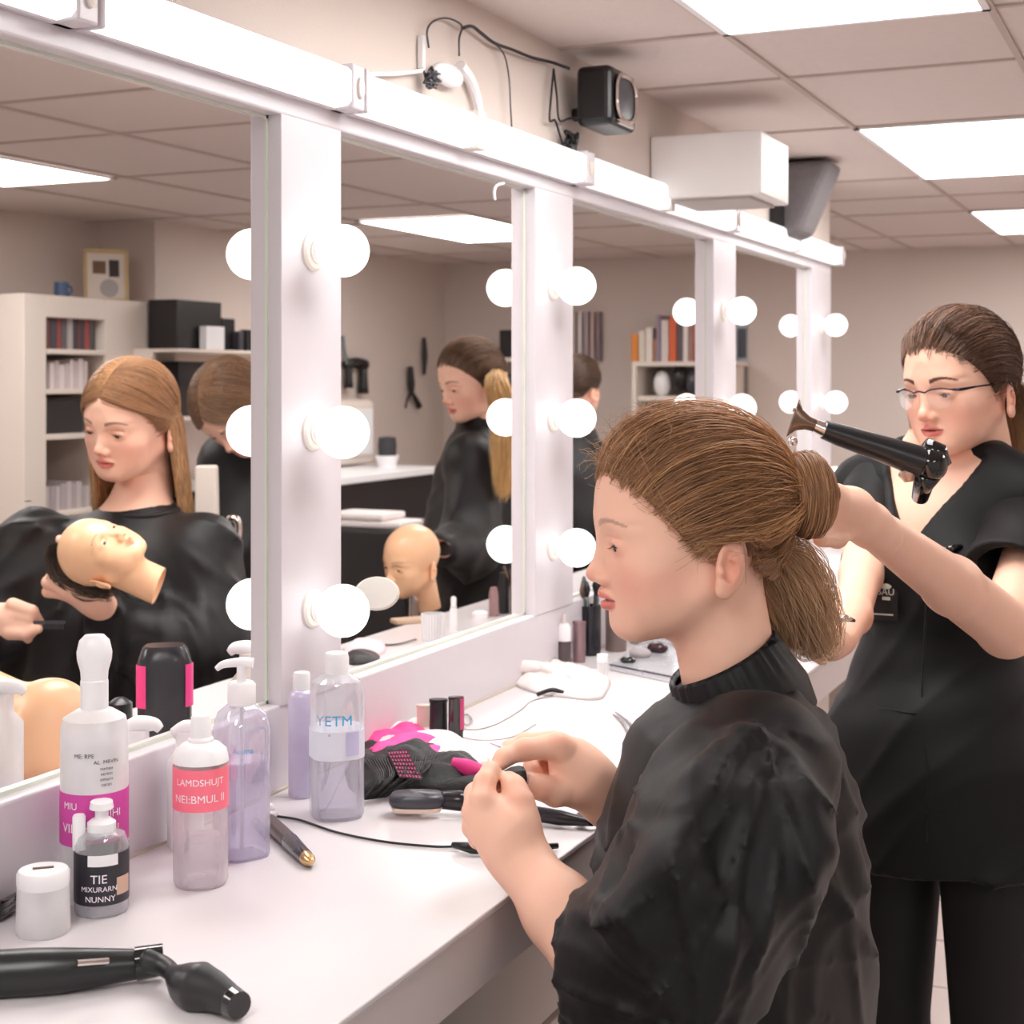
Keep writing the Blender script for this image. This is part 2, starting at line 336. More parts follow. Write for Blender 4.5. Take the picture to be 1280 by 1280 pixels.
t = thing('junction_fitting', 'white plastic junction fitting on the wall with tangled wires', 'junction box', wp(560, 95, 0))
MB().ball(tuple(wp(560, 94, .012)), (.012, .045, .017), 20).build('body', WPLAS, t)
MB().tube(catmull(W3([(575, 82), (588, 100), (597, 125), (602, 152)], .01), 6), [.009, .008, .005], 8).build('hanging_arm', WPLAS, t)
MB().tube(W3([(455, 93), (500, 92), (530, 88)], .01), .003, 8).build('conduit', WPLAS, t)
MB().box(tuple(wp(522, 85, 0)-np.array([0, .0, 0])), tuple(wp(532, 45, .008))).build('wall_plate', WPLAS, t, smooth=0)
k = MB(); q = wp(536, 96, .012)
for i in range(7): k.tube(catmull([q+np.array([rnd.uniform(0, .012), rnd.uniform(-.02, .02), rnd.uniform(-.018, .012)]) for _ in range(5)], 5), .0016, 6)
k.build('wire_knot', DGREY, t, smooth=180)
t = thing('cable_plug', 'black plug and knot of wires resting on the beam under the speaker', 'plug', wp(708, 180, .01))
k = MB(); q = wp(708, 178, .012)
for i in range(8): k.tube(catmull([q+np.array([rnd.uniform(0, .015), rnd.uniform(-.018, .018), rnd.uniform(-.022, .02)]) for _ in range(5)], 5), .002, 6)
k.build('wires', BLACK, t, smooth=180); MB().box(tuple(q-np.array([0, .012, .024])), tuple(q+np.array([.016, .012, -.004]))).build('plug_body', BLACK, t, smooth=0, bevel=.003)
# white wall unit
a = wp(813, 175, 0); z1 = wp(813, 171, 0)[2]; y0 = a[1]
t = thing('wall_unit', 'white box-shaped ventilation unit on the wall over the third mirror', 'ventilation unit', (0, y0, z1-.13))
MB().box((0, y0, z1-.125), (.225, y0+.22, z1)).build('casing', mat('unit_white', srgb(232, 226, 224), .4, noise=.02), t, smooth=0, bevel=.004)
MB().box((.02, y0+.02, z1-.131), (.2, y0+.2, z1-.124)).build('underside_grille', mat('unit_grey', srgb(170, 160, 155), .5), t, smooth=0)
MB().tube([(.03, y0+.05, z1-.125), (.03, y0+.05, MT+.08)], .008).build('bracket_leg', DGREY, t)
# grey tapered speaker behind it
a = wp(990, 250, .05)
t = thing('grey_speaker', 'dark grey tapered loudspeaker on the wall behind the white unit', 'speaker', (0, a[1], a[2]))
yb = a[1]; GS = mat('speaker_cloth', srgb(112, 106, 108), .7, noise=.15, scale=80)
k = MB(); V = [(.0, yb, a[2]-.10), (.07, yb, a[2]-.085), (.07, yb+.16, a[2]-.085), (0, yb+.16, a[2]-.10), (0, yb, a[2]+.10), (.15, yb, a[2]+.10), (.15, yb+.16, a[2]+.10), (0, yb+.16, a[2]+.10)]
k.raw(V, [(0, 3, 2, 1), (4, 5, 6, 7), (0, 1, 5, 4), (1, 2, 6, 5), (2, 3, 7, 6), (3, 0, 4, 7)]); k.build('cabinet', GS, t, smooth=0, bevel=.02)
MB().box((0, yb-.03, a[2]-.09), (.03, yb, a[2]+.02)).build('bracket', BLACK, t, smooth=0)
# small hook hanging from the top rail over the second mirror
cable('cable_hook', [wp(630, 229, .004), wp(621, 232, .008), wp(618, 240, .008), wp(619, 250, .008)], .0022, WPLAS, 'short white wire hook hanging over the second mirror', 'hook')
# ================================================================= THINGS ON THE COUNTER
CL = clear('clear_plastic', (.93, .93, .96, 1), .14); CLL = clear('clear_lilac', (.92, .90, .98, 1), .12); LIQ = clear('lilac_liquid', (.90, .87, .97, 1), .08)
WATER = clear('clear_liquid', (.90, .88, .93, 1), .10); FROST = clear('frosted_plastic', (.95, .94, .95, 1), .55, .3); CLP = clear('clear_pinkish', (.96, .90, .92, 1), .16)
LILAC = clear('lilac_plastic', (.82, .75, .94, 1), .55, .25)
MAG = mat('magenta_label', srgb(205, 70, 160), .5, noise=.04); SALMON = mat('salmon_label', srgb(252, 120, 140), .5, noise=.03)
INKD = mat('dark_ink', srgb(50, 46, 56), .6); INKW = mat('white_ink', srgb(248, 240, 246), .6); INKB = mat('blue_ink', srgb(60, 170, 215), .6); LBLACK = mat('black_label', srgb(40, 38, 46), .4)
LBLUE = mat('blue_white_label', srgb(226, 228, 240), .5); BEIGE = mat('beige_photo', srgb(205, 170, 150), .6)
vang = lambda p: math.atan2(CAM[1]-p[1], CAM[0]-p[0])     # the side that faces the room, where labels are turned
def bottle(name, p, label, body, m, parts, sx=1., sy=1., pw=2., rz=None, group=None, cat='bottle'):
    """p base centre, body = lathe profile, parts = [(name, profile, material, kwargs)]"""
    t = thing(name, label, cat, p, group); M = at(p, vang(p) if rz is None else rz)
    b = MB().lathe(body, 40, M, sx=sx, sy=sy, pw=pw).build('body', m, t)
    for nm, pr, mm, kw in parts:
        k = dict(n=36, sx=sx, sy=sy, pw=pw); k.update(kw); off = k.pop('M', None)
        MB().lathe(pr, M=M if off is None else M@off, **k).build(nm, mm, t)
    return t, M
def ring(r, z0, z1, e=.0005): return [(r, z0), (r+e, z0), (r+e, z1), (r, z1)]
def letters(t, M, items, m, r, name='lettering', sx=1., sy=1.):
    mb = MB()
    for txt, size, z, a in items: wrap_text(mb, txt, size, r, z, a, M, .0009, sx, sy)
    return mb.build(name, m, t, smooth=0)
# tall white bottle with magenta band
p = onz(118, 1120); r = .0315
t, M = bottle('spray_bottle', p, 'tall white cylindrical bottle with a magenta band and a white nozzle', [(.001, 0), (.029, 0), (r, .004), (r, .160), (.029, .170), (.018, .177), (.013, .179)], FROST,
  [('neck_collar', [(.0001, .176), (.013, .176), (.013, .205), (.011, .206), (.0001, .206)], WPLAS, {}),
   ('nozzle_cap', [(.0001, .200), (.012, .200), (.013, .214), (.016, .225), (.0165, .232), (.014, .243), (.009, .248), (.0001, .248)], WPLAS, dict(sx=.8, sy=1.0, pw=2.6)),
   ('label_band', ring(r, .055, .104), MAG, {}), ('liquid', [(.0001, .003), (r-.0015, .003), (r-.0015, .150), (.0001, .150)], mat('milky_fill', srgb(236, 228, 236), .4), {})])
letters(t, M, [('MIU', .009, .093, -.75), ('NIHI', .010, .085, .5), ('VIL', .012, .072, -.8), ('HNJUL', .012, .070, .3)], INKW, r)
letters(t, M, [('ME: RPE', .0055, .140, -.3), ('AL  MRVIN', .005, .134, .35), ('nomea', .0045, .128, .35), ('verinn', .0045, .123, .35), ('omurn', .0045, .118, .35), ('caran', .0045, .113, .35)], INKD, r, 'small_print')
# small bottle with black label and white pump
p = onz(127, 1138); r = .0245
t, M = bottle('pump_bottle', p, 'small bottle with a black label and white pump in front of the magenta one', [(.001, 0), (.023, 0), (r, .003), (r, .062), (.021, .071), (.012, .075)], CL,
  [('label', ring(r, .012, .058), LBLACK, {}), ('liquid', [(.0001, .002), (r-.001, .002), (r-.001, .022), (.0001, .022)], LIQ, {}),
   ('neck_ring', [(.0001, .072), (.013, .072), (.013, .082), (.009, .085), (.0001, .085)], WPLAS, {}),
   ('pump', [(.0001, .084), (.006, .084), (.006, .093), (.011, .095), (.010, .101), (.0001, .102)], WPLAS, dict(sx=1.2))])
MB().lathe([(.0001, .058), (.006, .058), (.006, .088), (.005, .090), (.0001, .090)], 16, M@at((.0, -.020, 0))).build('side_tube', WPLAS, t)
letters(t, M, [('TIE', .011, .036, -.1), ('MIXURARN', .0065, .027, -.1), ('NUNNY', .0075, .018, -.05)], INKW, r)
MB().lathe(ring(r+.0006, .048, .058), 10, M, arc=(-.5, .6), cap=False).build('white_tab', WPLAS, t)
MB().lathe(ring(r+.0006, .020, .036), 10, M, arc=(.55, 1.2), cap=False).build('photo_patch', BEIGE, t)
# jar with white lid
p = onz(54, 1165); 
t, M = bottle('cosmetic_jar', p, 'small frosted clear jar with a white lid and a dark slit on top', [(.001, 0), (.0215, 0), (.0235, .003), (.0225, .042)], FROST,
  [('lid', [(.0001, .042), (.0225, .042), (.023, .044), (.023, .053), (.021, .056), (.0001, .0565)], WPLAS, {})])
MB().box((-.003, -.009, .0565), (.001, .009, .0572), M).build('slit', mat('slit_brown', srgb(90, 60, 50), .5), t, smooth=0)
# pink label bottle
p = onz(251, 1104); r = .0265
t, M = bottle('lotion_bottle', p, 'clear round bottle with a salmon pink label and white cap', [(.001, 0), (.024, 0), (r, .005), (r, .121), (.025, .130), (.018, .136), (.012, .138)], CLP,
  [('label', ring(r, .076, .116), SALMON, {}), ('shoulder', [(.0272, .1195), (.025, .1305), (.018, .1365), (.0125, .1385)], WPLAS, {'cap': False}),
   ('cap', [(.0001, .136), (.0125, .136), (.0125, .141), (.0105, .143), (.0095, .162), (.008, .164), (.0001, .164)], WPLAS, {}), ('liquid', [(.0001, .002), (r-.0012, .003), (r-.0012, .045), (.0001, .045)], WATER, {})])
letters(t, M, [('LAMD', .009, .104, -.5), ('SHUJT', .009, .104, .42), ('NEI:BMUL II', .0105, .088, -.05)], INKW, r)
# tall clear pump dispenser
p = onz(302, 1069); r = .0258
t, M = bottle('pump_dispenser', p, 'tall clear square-shouldered dispenser with a white pump head', [(.001, 0), (.024, 0), (r, .004), (r, .132), (.022, .147), (.013, .156)], CLL,
  [('liquid', [(.0001, .002), (r-.0015, .003), (r-.0015, .100), (.0001, .100)], LIQ, {}),
   ('collar', [(.0001, .155), (.0135, .155), (.0145, .158), (.0145, .176), (.012, .179), (.0001, .179)], WPLAS, dict(pw=2.)),
   ('pump_stem', [(.0001, .178), (.005, .178), (.005, .196), (.0001, .196)], WPLAS, dict(pw=2.)),
   ('dip_tube', [(.0001, .006), (.002, .006), (.002, .156), (.0001, .156)], FROST, dict(pw=2.))], pw=3.4, rz=vang(p)+.5)
MB().tube(catmull([p+np.array(RV)*-.026+UP*.192, p+np.array(RV)*-.018+UP*.197, p+UP*.199, p+np.array(RV)*.012+UP*.198], 5), [.0028, .004, .0052, .0055], 10).build('spout', WPLAS, t)
letters(t, M, [('Anima', .009, .113, -.45)], INKB, r*1.1, sx=.92, sy=.92)
# clear bottle with blue and white label
p = onz(421, 1019); r = .0295
t, M = bottle('water_bottle', p, 'clear rounded bottle with blue lettering and white screw cap beside the first post', [(.001, 0), (.027, 0), (r, .005), (r, .140), (.026, .152), (.017, .158), (.013, .160)], CL,
  [('liquid', [(.0001, .002), (r-.0015, .004), (r-.0015, .067), (.0001, .067)], LIQ, {}), ('label', ring(r, .068, .100, .0004), LBLUE, {}),
   ('cap', [(.0001, .158), (.0135, .158), (.0138, .178), (.012, .183), (.0001, .184)], WPLAS, dict(pw=2.))], pw=2.8, rz=vang(p)+.25)
letters(t, M, [('YETM', .016, .112, -.35)], INKB, r, sx=1.06, sy=1.06)
letters(t, M, [('irinama', .0045, .0975, -.7), ('ulann', .0045, .090, -.7)], INKD, r, 'small_print', sx=1.06, sy=1.06)
MB().lathe(ring(r+.001, .073, .099, .0004), 8, M, arc=(.1, .7), cap=False, sx=1.05, sy=1.05).build('blue_panel', mat('panel_lav', srgb(196, 192, 226), .5), t)
# lilac bottle against the post
p = onz(377, 995); p[0] = max(p[0], .02)
bottle('toner_bottle', p, 'slim lilac bottle with a white cap against the first post', [(.001, 0), (.0145, 0), (.0155, .003), (.0155, .118), (.013, .124), (.008, .127)], LILAC,
  [('liquid', [(.0001, .002), (.0145, .002), (.0145, .11), (.0001, .11)], mat('lilac_fill', srgb(205, 186, 232), .4), {}), ('cap', [(.0001, .126), (.010, .126), (.010, .143), (.009, .146), (.0001, .146)], WPLAS, {})])
# make-up pen
def pen(name, a, b, rads, mats, label, cat, cuts=None):
    t = thing(name, label, cat, a); d = b-a; L_ = np.linalg.norm(d); X, Y, Z = frame(d); M = M4(a, X, Y, Z)
    for nm, pr, mm in mats: MB().lathe([(rr, z*L_) for rr, z in pr], 20, M).build(nm, mm, t)
    return t
a = onz(337, 1027, ZC+.009); b = onz(389, 1078, ZC+.0075)
pen('makeup_pen', a, b, None, [('barrel', [(.0001, 0), (.008, 0), (.0085, .03), (.0088, .50), (.0088, .5)], mat('brown_plastic', srgb(84, 66, 66), .3)), ('cap', [(.0088, .5), (.0092, .51), (.0075, .88), (.0072, .88)], BLACKG), ('gold_tip', [(.0072, .88), (.0068, .95), (.003, 1.), (.0001, 1.)], GOLD)], 'dark brown make-up pen with a gold tip lying beside the cord', 'pen')
t = thing('bottle_cap', 'small white bottle cap next to the clear pump dispenser', 'cap', onz(336, 1018)); MB().ball(tuple(onz(336, 1010, ZC+.006)), (.007, .007, .006), 16).build('dome', WPLAS, t); MB().ball(tuple(onz(340, 1018, ZC+.004)), (.007, .006, .004), 16).build('skirt', WPLAS, t)
# black cord with tip
def cordpts(L, z=.002): return catmull([onz(x, y, ZC+z) for x, y in L], 8)
mb = MB(); mb.tube(cordpts([(345, 1020), (375, 1025), (420, 1040), (480, 1052), (540, 1058), (572, 1058)]), .0014, 8)
t = thing('thin_black_cord', 'thin black cord curving over the counter to a black pencil tip', 'cord', onz(345, 1020)); mb.build('wire', BLACK, t, smooth=180)
MB().tube([onz(566, 1056, ZC+.006), onz(590, 1060, ZC+.007), onz(640, 1063, ZC+.007), onz(697, 1057, ZC+.005)], [.003, .006, .0055, .003], 12).build('handle', BLACK, t, smooth=180)
# eyeliner pointed
# curling iron in the near corner
t = thing('curling_iron', 'black curling iron lying in the nearest corner of the counter', 'curling iron', onz(120, 1215)); h = ZC+.017
MB().tube([onz(-60, 1221, h), onz(40, 1215, h), onz(80, 1213, h), onz(160, 1206, h-.002), onz(178, 1205, h-.003)], [.0185, .0185, .0175, .0125, .0115], 24).build('barrel', BLACK, t, smooth=60)
MB().tube([onz(170, 1205, h-.002), onz(205, 1199, h+.000)], [.0135, .0125], 18).build('joint', BLACKG, t, smooth=60)
MB().tube(catmull([onz(182, 1200, h+.002), onz(205, 1208, h), onz(222, 1222, h), onz(240, 1232, h-.002), onz(268, 1240, h-.002), onz(292, 1253, h-.004)], 6), [.010, .008, .007, .0155, .0195, .014, .0105], 24).build('handle', mat('handle_rubber', srgb(30, 30, 33), .38), t, smooth=180)
MB().tube([onz(289, 1251, h-.004), onz(299, 1257, h-.004)], [.0115, .0105], 20).build('end_button', BLACKG, t, smooth=40)
MB().tube([onz(96, 1204, h+.016), onz(135, 1201, h+.0115)], .0025, 8).build('metal_strip', CHROME, t)
MB().tube([onz(38, 1230, h-.006), onz(58, 1229, h-.006)], .004, 8).build('switch', DGREY, t)
mb = MB()
for i in range(7): mb.tube(catmull([onz(-20+rnd.uniform(-4, 4), 1150-i*3, ZC+.003+.003*i), onz(0, 1147-i*3, ZC+.004+.003*i), onz(20, 1130-i*1.5+rnd.uniform(-3, 3), ZC+.003+.002*i), onz(26, 1120, ZC+.003+.002*i)], 6), .0032, 6)
tag(mb.build('coiled_black_cord', BLACKG, smooth=180), 'glossy black coiled cord at the left edge behind the jar', 'cord')
# ---- mesh brush bag, pink and white cloths
def cloth(name, outline, hgt, m, label, cat, seed=1, n=46, wr=.5, mm=None, thick=.002, ret=False, fr=9.):
    """soft heap of fabric: a filled outline on the counter whose height swells in the middle with folds"""
    pts = np.array([onz(x, y)[:2] for x, y in outline]); pts = catmull(np.c_[np.vstack([pts, pts[:1]]), np.zeros(len(pts)+1)], 6)[:-1, :2]
    c = pts.mean(0); k = len(pts); V = []; rings = 14; rs = np.random.RandomState(seed); ph = rs.uniform(0, 6, 6); w = rs.uniform(.6, 1.4, 6)
    for j in range(rings+1):
        f = 1-j/rings
        for i in range(k):
            q = c+(pts[i]-c)*f; u = q*fr*10
            fold = .5+.5*math.sin(u[0]*w[0]+ph[0]+1.3*math.sin(u[1]*w[1]+ph[1]))*math.cos(u[1]*w[2]*.7+ph[2])
            z = hgt*(1-f**3.2)**.6*((1-wr)+wr*fold)+.0012*(1-f)
            V.append((q[0], q[1], ZC+.0005+z))
    F = [(j*k+i, j*k+(i+1) % k, (j+1)*k+(i+1) % k, (j+1)*k+i) for j in range(rings) for i in range(k)]
    F.append(tuple(range(k-1, -1, -1)))
    mb = MB(); mb.raw(V, F); o = mb.build(name, m, smooth=180)
    return tag(o, label, cat)
TER = mat('white_terry', srgb(240, 230, 228), .95, noise=.06, scale=200, bump=.6, bscale=900); PKC = mat('pink_fabric', srgb(250, 80, 155), .7, noise=.1, scale=120); PKL = mat('pale_pink_fabric', srgb(246, 205, 212), .8, noise=.06)
NET = mat('black_net', srgb(20, 18, 22), .35, noise=.3, scale=500, bump=.8, bscale=900)
cloth('white_cloth', [(452, 905), (480, 897), (520, 905), (560, 925), (600, 940), (612, 955), (575, 962), (500, 960), (455, 950)], .023, TER, 'folded white and pink cloth behind the net bag', 'cloth', 3)
cloth('pink_cloth', [(450, 936), (466, 914), (500, 910), (535, 922), (566, 940), (548, 956), (500, 958), (455, 960)], .027, PKC, 'bright pink cloth showing above the black net bag', 'cloth', 5)
cloth('net_bag', [(430, 965), (450, 938), (500, 935), (545, 940), (590, 955), (618, 972), (622, 990), (580, 992), (520, 988), (470, 996), (440, 990)], .031, NET, 'black net brush bag with pink showing through', 'bag', 8, wr=.65)
mb = MB()
for i in range(26):       # pleats of the net and the diamond window over the pink lining
    f = i/25; mb.tube(catmull([onz(452+f*30, 1000-f*4, ZC+.004), onz(470+f*60, 975-f*10, ZC+.024+.004*math.sin(i)), onz(455+f*90, 948-f*3, ZC+.024)], 4), .0011, 5)
tag(mb.build('net_gathers', NET, smooth=180), 'gathered black net cords over the brush bag', 'net')
mb = MB(); V = []; nn = 7
c0, c1, c2, c3 = [onz(x, y, ZC+.028) for x, y in ((484, 940), (508, 938), (528, 975), (500, 972))]
mb.raw([c0, c1, c2, c3], [(0, 1, 2, 3)]); mb.mi = 1
for i in range(nn+1):
    f = i/nn
    for A, B in ((c0+(c1-c0)*f, c3+(c2-c3)*min(1, f+.0)), (c0+(c3-c0)*f, c1+(c2-c1)*f)): mb.tube([A+UP*.001, B+UP*.001], .0009, 4)
tag(mb.build('fishnet_patch', [PINK, NET], smooth=0), 'pink patch under black fishnet on the brush bag', 'patch')
mb = MB(); mb.tube(catmull([onz(567, 955, ZC+.022), onz(585, 960, ZC+.022), onz(605, 966, ZC+.018), onz(615, 968, ZC+.016)], 5), [.008, .011, .009, .006], 12, flat=.5)
tag(mb.build('pink_hair_roller', PINK, smooth=180), 'bright pink roller on the net bag near the hands', 'hair roller')
# paddle brush, grey head and long dark handle
t = thing('paddle_brush', 'grey backed paddle brush with a long dark handle under the girl\'s hands', 'hairbrush', onz(520, 1000))
A, B = onz(486, 1000, ZC+.017), onz(556, 1000, ZC+.017); X = (B-A)/np.linalg.norm(B-A); Yd = np.cross(UP, X); M = M4((A+B)/2, X, Yd, UP)
o = MB().lathe([(.0001, -.006), (.026, -.006), (.030, -.002), (.030, .004), (.026, .008), (.0001, .0095)], 36, M, sx=1.05, sy=.62, pw=3.2).build('brush_head', DGREY, t, smooth=50)
MB().lathe([(.0001, -.012), (.026, -.011), (.028, -.006), (.0001, -.006)], 36, M, sx=1.05, sy=.62, pw=3.2).build('cushion', mat('brush_cushion', srgb(236, 214, 200), .6), t)
MB().tube(catmull([onz(552, 1000, ZC+.016), onz(575, 1001, ZC+.016), onz(600, 1004, ZC+.014), onz(650, 1014, ZC+.012), onz(700, 1022, ZC+.010), onz(742, 1029, ZC+.008)], 5), [.010, .0115, .008, .0085, .0085, .0035], 16).build('handle', mat('plum_black', srgb(30, 24, 32), .22), t, smooth=180)
t = thing('black_hair_clip', 'small black hair clip at the tip of the brush handle by the counter edge', 'hair clip', onz(738, 1026))
for dy in (-3, 3): MB().tube(catmull([onz(722, 1022+dy, ZC+.004), onz(736, 1020+dy, ZC+.012), onz(752, 1027+dy, ZC+.005)], 4), [.003, .0045, .0025], 8).build('jaw', BLACKG, t, smooth=180)
# white jewel spot near fingers: small metal box
tag(MB().box((-.008, -.005, 0), (.008, .005, .010), at(onz(592, 990), 1.0)).build('lens_case', mat('grey_blue', srgb(120, 124, 134), .3), smooth=0, bevel=.002), 'tiny grey box beside the fingers on the counter', 'box')
# jars and tubes behind
def tube_item(p, r, h, m, label, capm=None, cap=.25, name='cosmetic_tube', flat=1., grp='cosmetic tubes behind the bag'):
    t = thing(name, label, 'cosmetics tube', p, grp); M = at(p, vang(p))
    MB().lathe([(.0001, h*cap), (r, h*cap), (r*.97, h*.5), (r*.95, h*.92), (r*1.02, h*.93), (r*1.02, h), (.0001, h)], 24, M, sx=flat, sy=1).build('body', m, t)
    MB().lathe([(.0001, 0), (r*.93, 0), (r*.95, h*cap), (.0001, h*cap)], 24, M, sx=flat, sy=1).build('cap', capm or m, t); return t
tube_item(onz(570, 928), .0105, .062, BLACKG, 'tallest black cosmetics tube with a pink side, right of the group', flat=.6)
tube_item(onz(548, 925), .0125, .056, BLACK, 'wide black cosmetics tube in the middle of the group', flat=.6)
tube_item(onz(530, 921), .0105, .044, mat('cream_tube', srgb(222, 204, 190), .5), 'short cream cosmetics tube with worn print', flat=.6)
MB_ = MB().lathe(ring(.0107, .018, .060), 6, at(onz(570, 928), vang(onz(570, 928))), arc=(.5, 1.4), cap=False, sx=.6).build('pink_side', mat('deep_pink', srgb(190, 60, 110), .5), None)
MB_.parent = D.objects['cosmetic_tube']; MB_.matrix_parent_inverse = PINV['cosmetic_tube']
def jar(p, r, h, m, cm, label, name='cream_jar'):
    t = thing(name, label, 'jar', p, 'little dark jars by the mirror'); M = at(p)
    MB().lathe([(.0001, 0), (r, 0), (r, h*.55), (r*.9, h*.6), (.0001, h*.6)], 20, M).build('pot', m, t); MB().lathe([(.0001, h*.6), (r*.98, h*.6), (r*.98, h*.97), (r*.85, h), (.0001, h)], 20, M).build('lid', cm, t)
jar(onz(486, 902), .010, .020, BLACK, mat('wine', srgb(120, 30, 60), .4), 'small black jar with a wine red band, left of the group')
jar(onz(503, 897), .009, .016, BLACKG, BLACK, 'lowest shiny black jar behind the cream tube')
jar(onz(492, 893), .008, .026, mat('maroon', srgb(66, 30, 40), .4), BLACK, 'little maroon jar touching the mirror rail')
jar(onz(575, 890), .006, .012, BLACK, BLACK, 'tiny black pot right of the black tubes')
# towels and hairband farther down
cloth('terry_headband', [(632, 835), (650, 826), (690, 828), (735, 838), (762, 850), (758, 868), (745, 876), (700, 872), (672, 868), (640, 855)], .020, TER, 'white terry headband heaped in front of the brush pots', 'headband', 12, wr=.5)
mb = MB(); mb.tube(catmull([onz(636, 842, ZC+.012), onz(650, 834, ZC+.024), onz(680, 836, ZC+.020), onz(710, 848, ZC+.014)], 6), [.010, .011, .010, .006], 14)
tag(mb.build('headband_loop', TER, smooth=180), 'rolled loop of the white headband nearest the post', 'headband')
mb = MB(); mb.tube(catmull([onz(672, 868, ZC+.006), onz(690, 862, ZC+.010), onz(705, 866, ZC+.006)], 4), .0035, 8); tag(mb.build('hair_elastic', BLACK, smooth=180), 'black hair elastic tucked under the white headband', 'hair elastic')
# faint wires, necklace and scissors
mb = MB(); mb.tube(cordpts([(560, 905), (590, 912), (620, 905), (650, 888), (665, 876), (700, 868)], .0012), .0008, 6); mb.tube(cordpts([(565, 918), (600, 925), (640, 921), (670, 905)], .0012), .0007, 6)
mb.tube(cordpts([(575, 900), (583, 893), (590, 900), (583, 906), (577, 899)], .003), .0012, 6)
tag(mb.build('thin_necklace', mat('dull_silver', srgb(180, 168, 162), .3, .8), smooth=180), 'thin silver necklace loosely laid on the counter', 'necklace')
t = thing('tweezers', 'pair of slim silver tweezers lying near the girl\'s chest', 'tweezers', onz(780, 905)); SM = mat('steel', srgb(150, 142, 146), .25, .9)
for q in ([(766, 893), (778, 903), (790, 925), (797, 932)], [(769, 890), (785, 902), (793, 915), (798, 931)]): MB().tube(cordpts(q, .003), [.001, .0022, .001], 8).build('arm', SM, t, smooth=180)
# brush pots and bottles in front of the third mirror
def pot(px, py, r, h, m, label, sticks, cat='brush pot', name='brush_pot'):
    p = onz(px, py); t = thing(name, label, cat, p, 'brush pots before the third mirror'); M = at(p)
    MB().lathe([(.0001, 0), (r, 0), (r*1.03, h), (r*.94, h), (r*.9, .004), (.0001, .004)], 28, M).build('cup', m, t)
    for (dx, dy, H, rr, mm, tip) in sticks:
        b = p+np.array([dx*.4, dy*.4, .006]); e = p+np.array([dx, dy, H])
        MB().tube([b, e], rr, 8).build('brush_handle', mm, t, smooth=180)
        d = (e-b)/np.linalg.norm(e-b); MB().tube([e, e+d*.012, e+d*.026], [rr*1.2, rr*2.2, rr*.8], 10).build('bristles', tip, t, smooth=180)
BR = mat('brown_cup', srgb(120, 102, 98), .3); TAUPE = clear('taupe_clear', (.45, .38, .36, 1), .5); HAIRB = mat('bristle_brown', srgb(96, 74, 62), .8)
t, M = bottle('foundation_bottle', onz(705, 832), 'dark brown bottle with tall white pump cap beside the second post', [(.0001, 0), (.0115, 0), (.0125, .003), (.0125, .042), (.0001, .043)], mat('brown_glass', srgb(84, 70, 72), .15),
   [('cap', [(.0001, .043), (.0118, .043), (.0118, .066), (.008, .072), (.0001, .073)], WPLAS, {}), ('tip', [(.0001, .072), (.0035, .072), (.003, .088), (.0001, .088)], CREAM, {})])
pot(737, 818, .020, .088, mat('black_cup', srgb(26, 24, 30), .2), 'black brush pot with dark brushes next to the foundation bottle', [(.014, .004, .108, .003, BLACK, BLACK), (-.012, .006, .112, .003, BLACK, DGREY), (0, -.012, .106, .003, BLACKG, BLACK), (-.008, -.01, .102, .003, DGREY, HAIRB), (.006, .012, .11, .003, BLACK, BLACK)])
pot(770, 813, .019, .080, BR, 'brown brush pot behind the girl\'s chin', [(.01, .0, .100, .003, HAIRB, HAIRB), (-.008, .006, .106, .003, BLACK, HAIRB), (0, -.008, .1, .003, BLACK, HAIRB)])
pot(802, 804, .022, .062, TAUPE, 'taupe see-through brush pot under the girl\'s jaw', [(.01, .0, .07, .002, BLACK, BLACK), (-.01, .004, .072, .002, HAIRB, BLACK)])
tube_item(onz(724, 828), .0115, .072, mat('taupe_metal', srgb(150, 122, 126), .25, .5), 'upright rosy taupe compact leaning against the black pot', flat=.5, name='compact_case')
p = onz(753, 850); t, M = bottle('lip_gloss', p, 'short clear tube standing in front of the brush pots', [(.0001, 0), (.0085, 0), (.0085, .030), (.0001, .030)], FROST, [('cap', [(.0001, .030), (.009, .030), (.009, .042), (.0001, .042)], WPLAS, {})])
# tray with powders behind
t = thing('makeup_tray', 'clear edged tray holding powders and sponges behind the girl\'s neck', 'tray', onz(810, 838))
A, B, C_, E_ = [onz(*q) for q in ((762, 838), (850, 856), (905, 815), (815, 800))]
for nm, z0, z1, m in (('base', .001, .004, FROST), ('rim', .004, .010, CL)):
    mb = MB(); V = [q+UP*z0 for q in (A, B, C_, E_)]+[q+UP*z1 for q in (A, B, C_, E_)]; mb.raw(V, [(3, 2, 1, 0), (4, 5, 6, 7), (0, 1, 5, 4), (1, 2, 6, 5), (2, 3, 7, 6), (3, 0, 4, 7)]); mb.build(nm, m, t, smooth=0)
MB().tube([A+UP*.01, B+UP*.01], .0016, 6).build('rim_bar', DGREY, t)
def lump(px, py, r, h, m, label, cat, name, z=.006):
    p = onz(px, py); o = MB().ball((0, 0, h*.5), (r, r*.8, h*.5), 18, at(p+UP*z)).build(name, m, smooth=180); tag(o, label, cat); return o
lump(800, 828, .020, .020, mat('grey_sponge', srgb(176, 168, 170), .7), 'pale grey powder puff in the tray', 'powder puff', 'powder_puff')
lump(822, 822, .019, .022, mat('plum_compact', srgb(58, 28, 38), .25), 'plum coloured round compact in the tray', 'compact', 'round_compact')
lump(843, 812, .016, .03, WPLAS, 'white sponge behind the plum compact', 'sponge', 'white_sponge')
lump(785, 835, .014, .014, BLACKG, 'dark glossy compact at the front of the tray', 'compact', 'dark_compact')
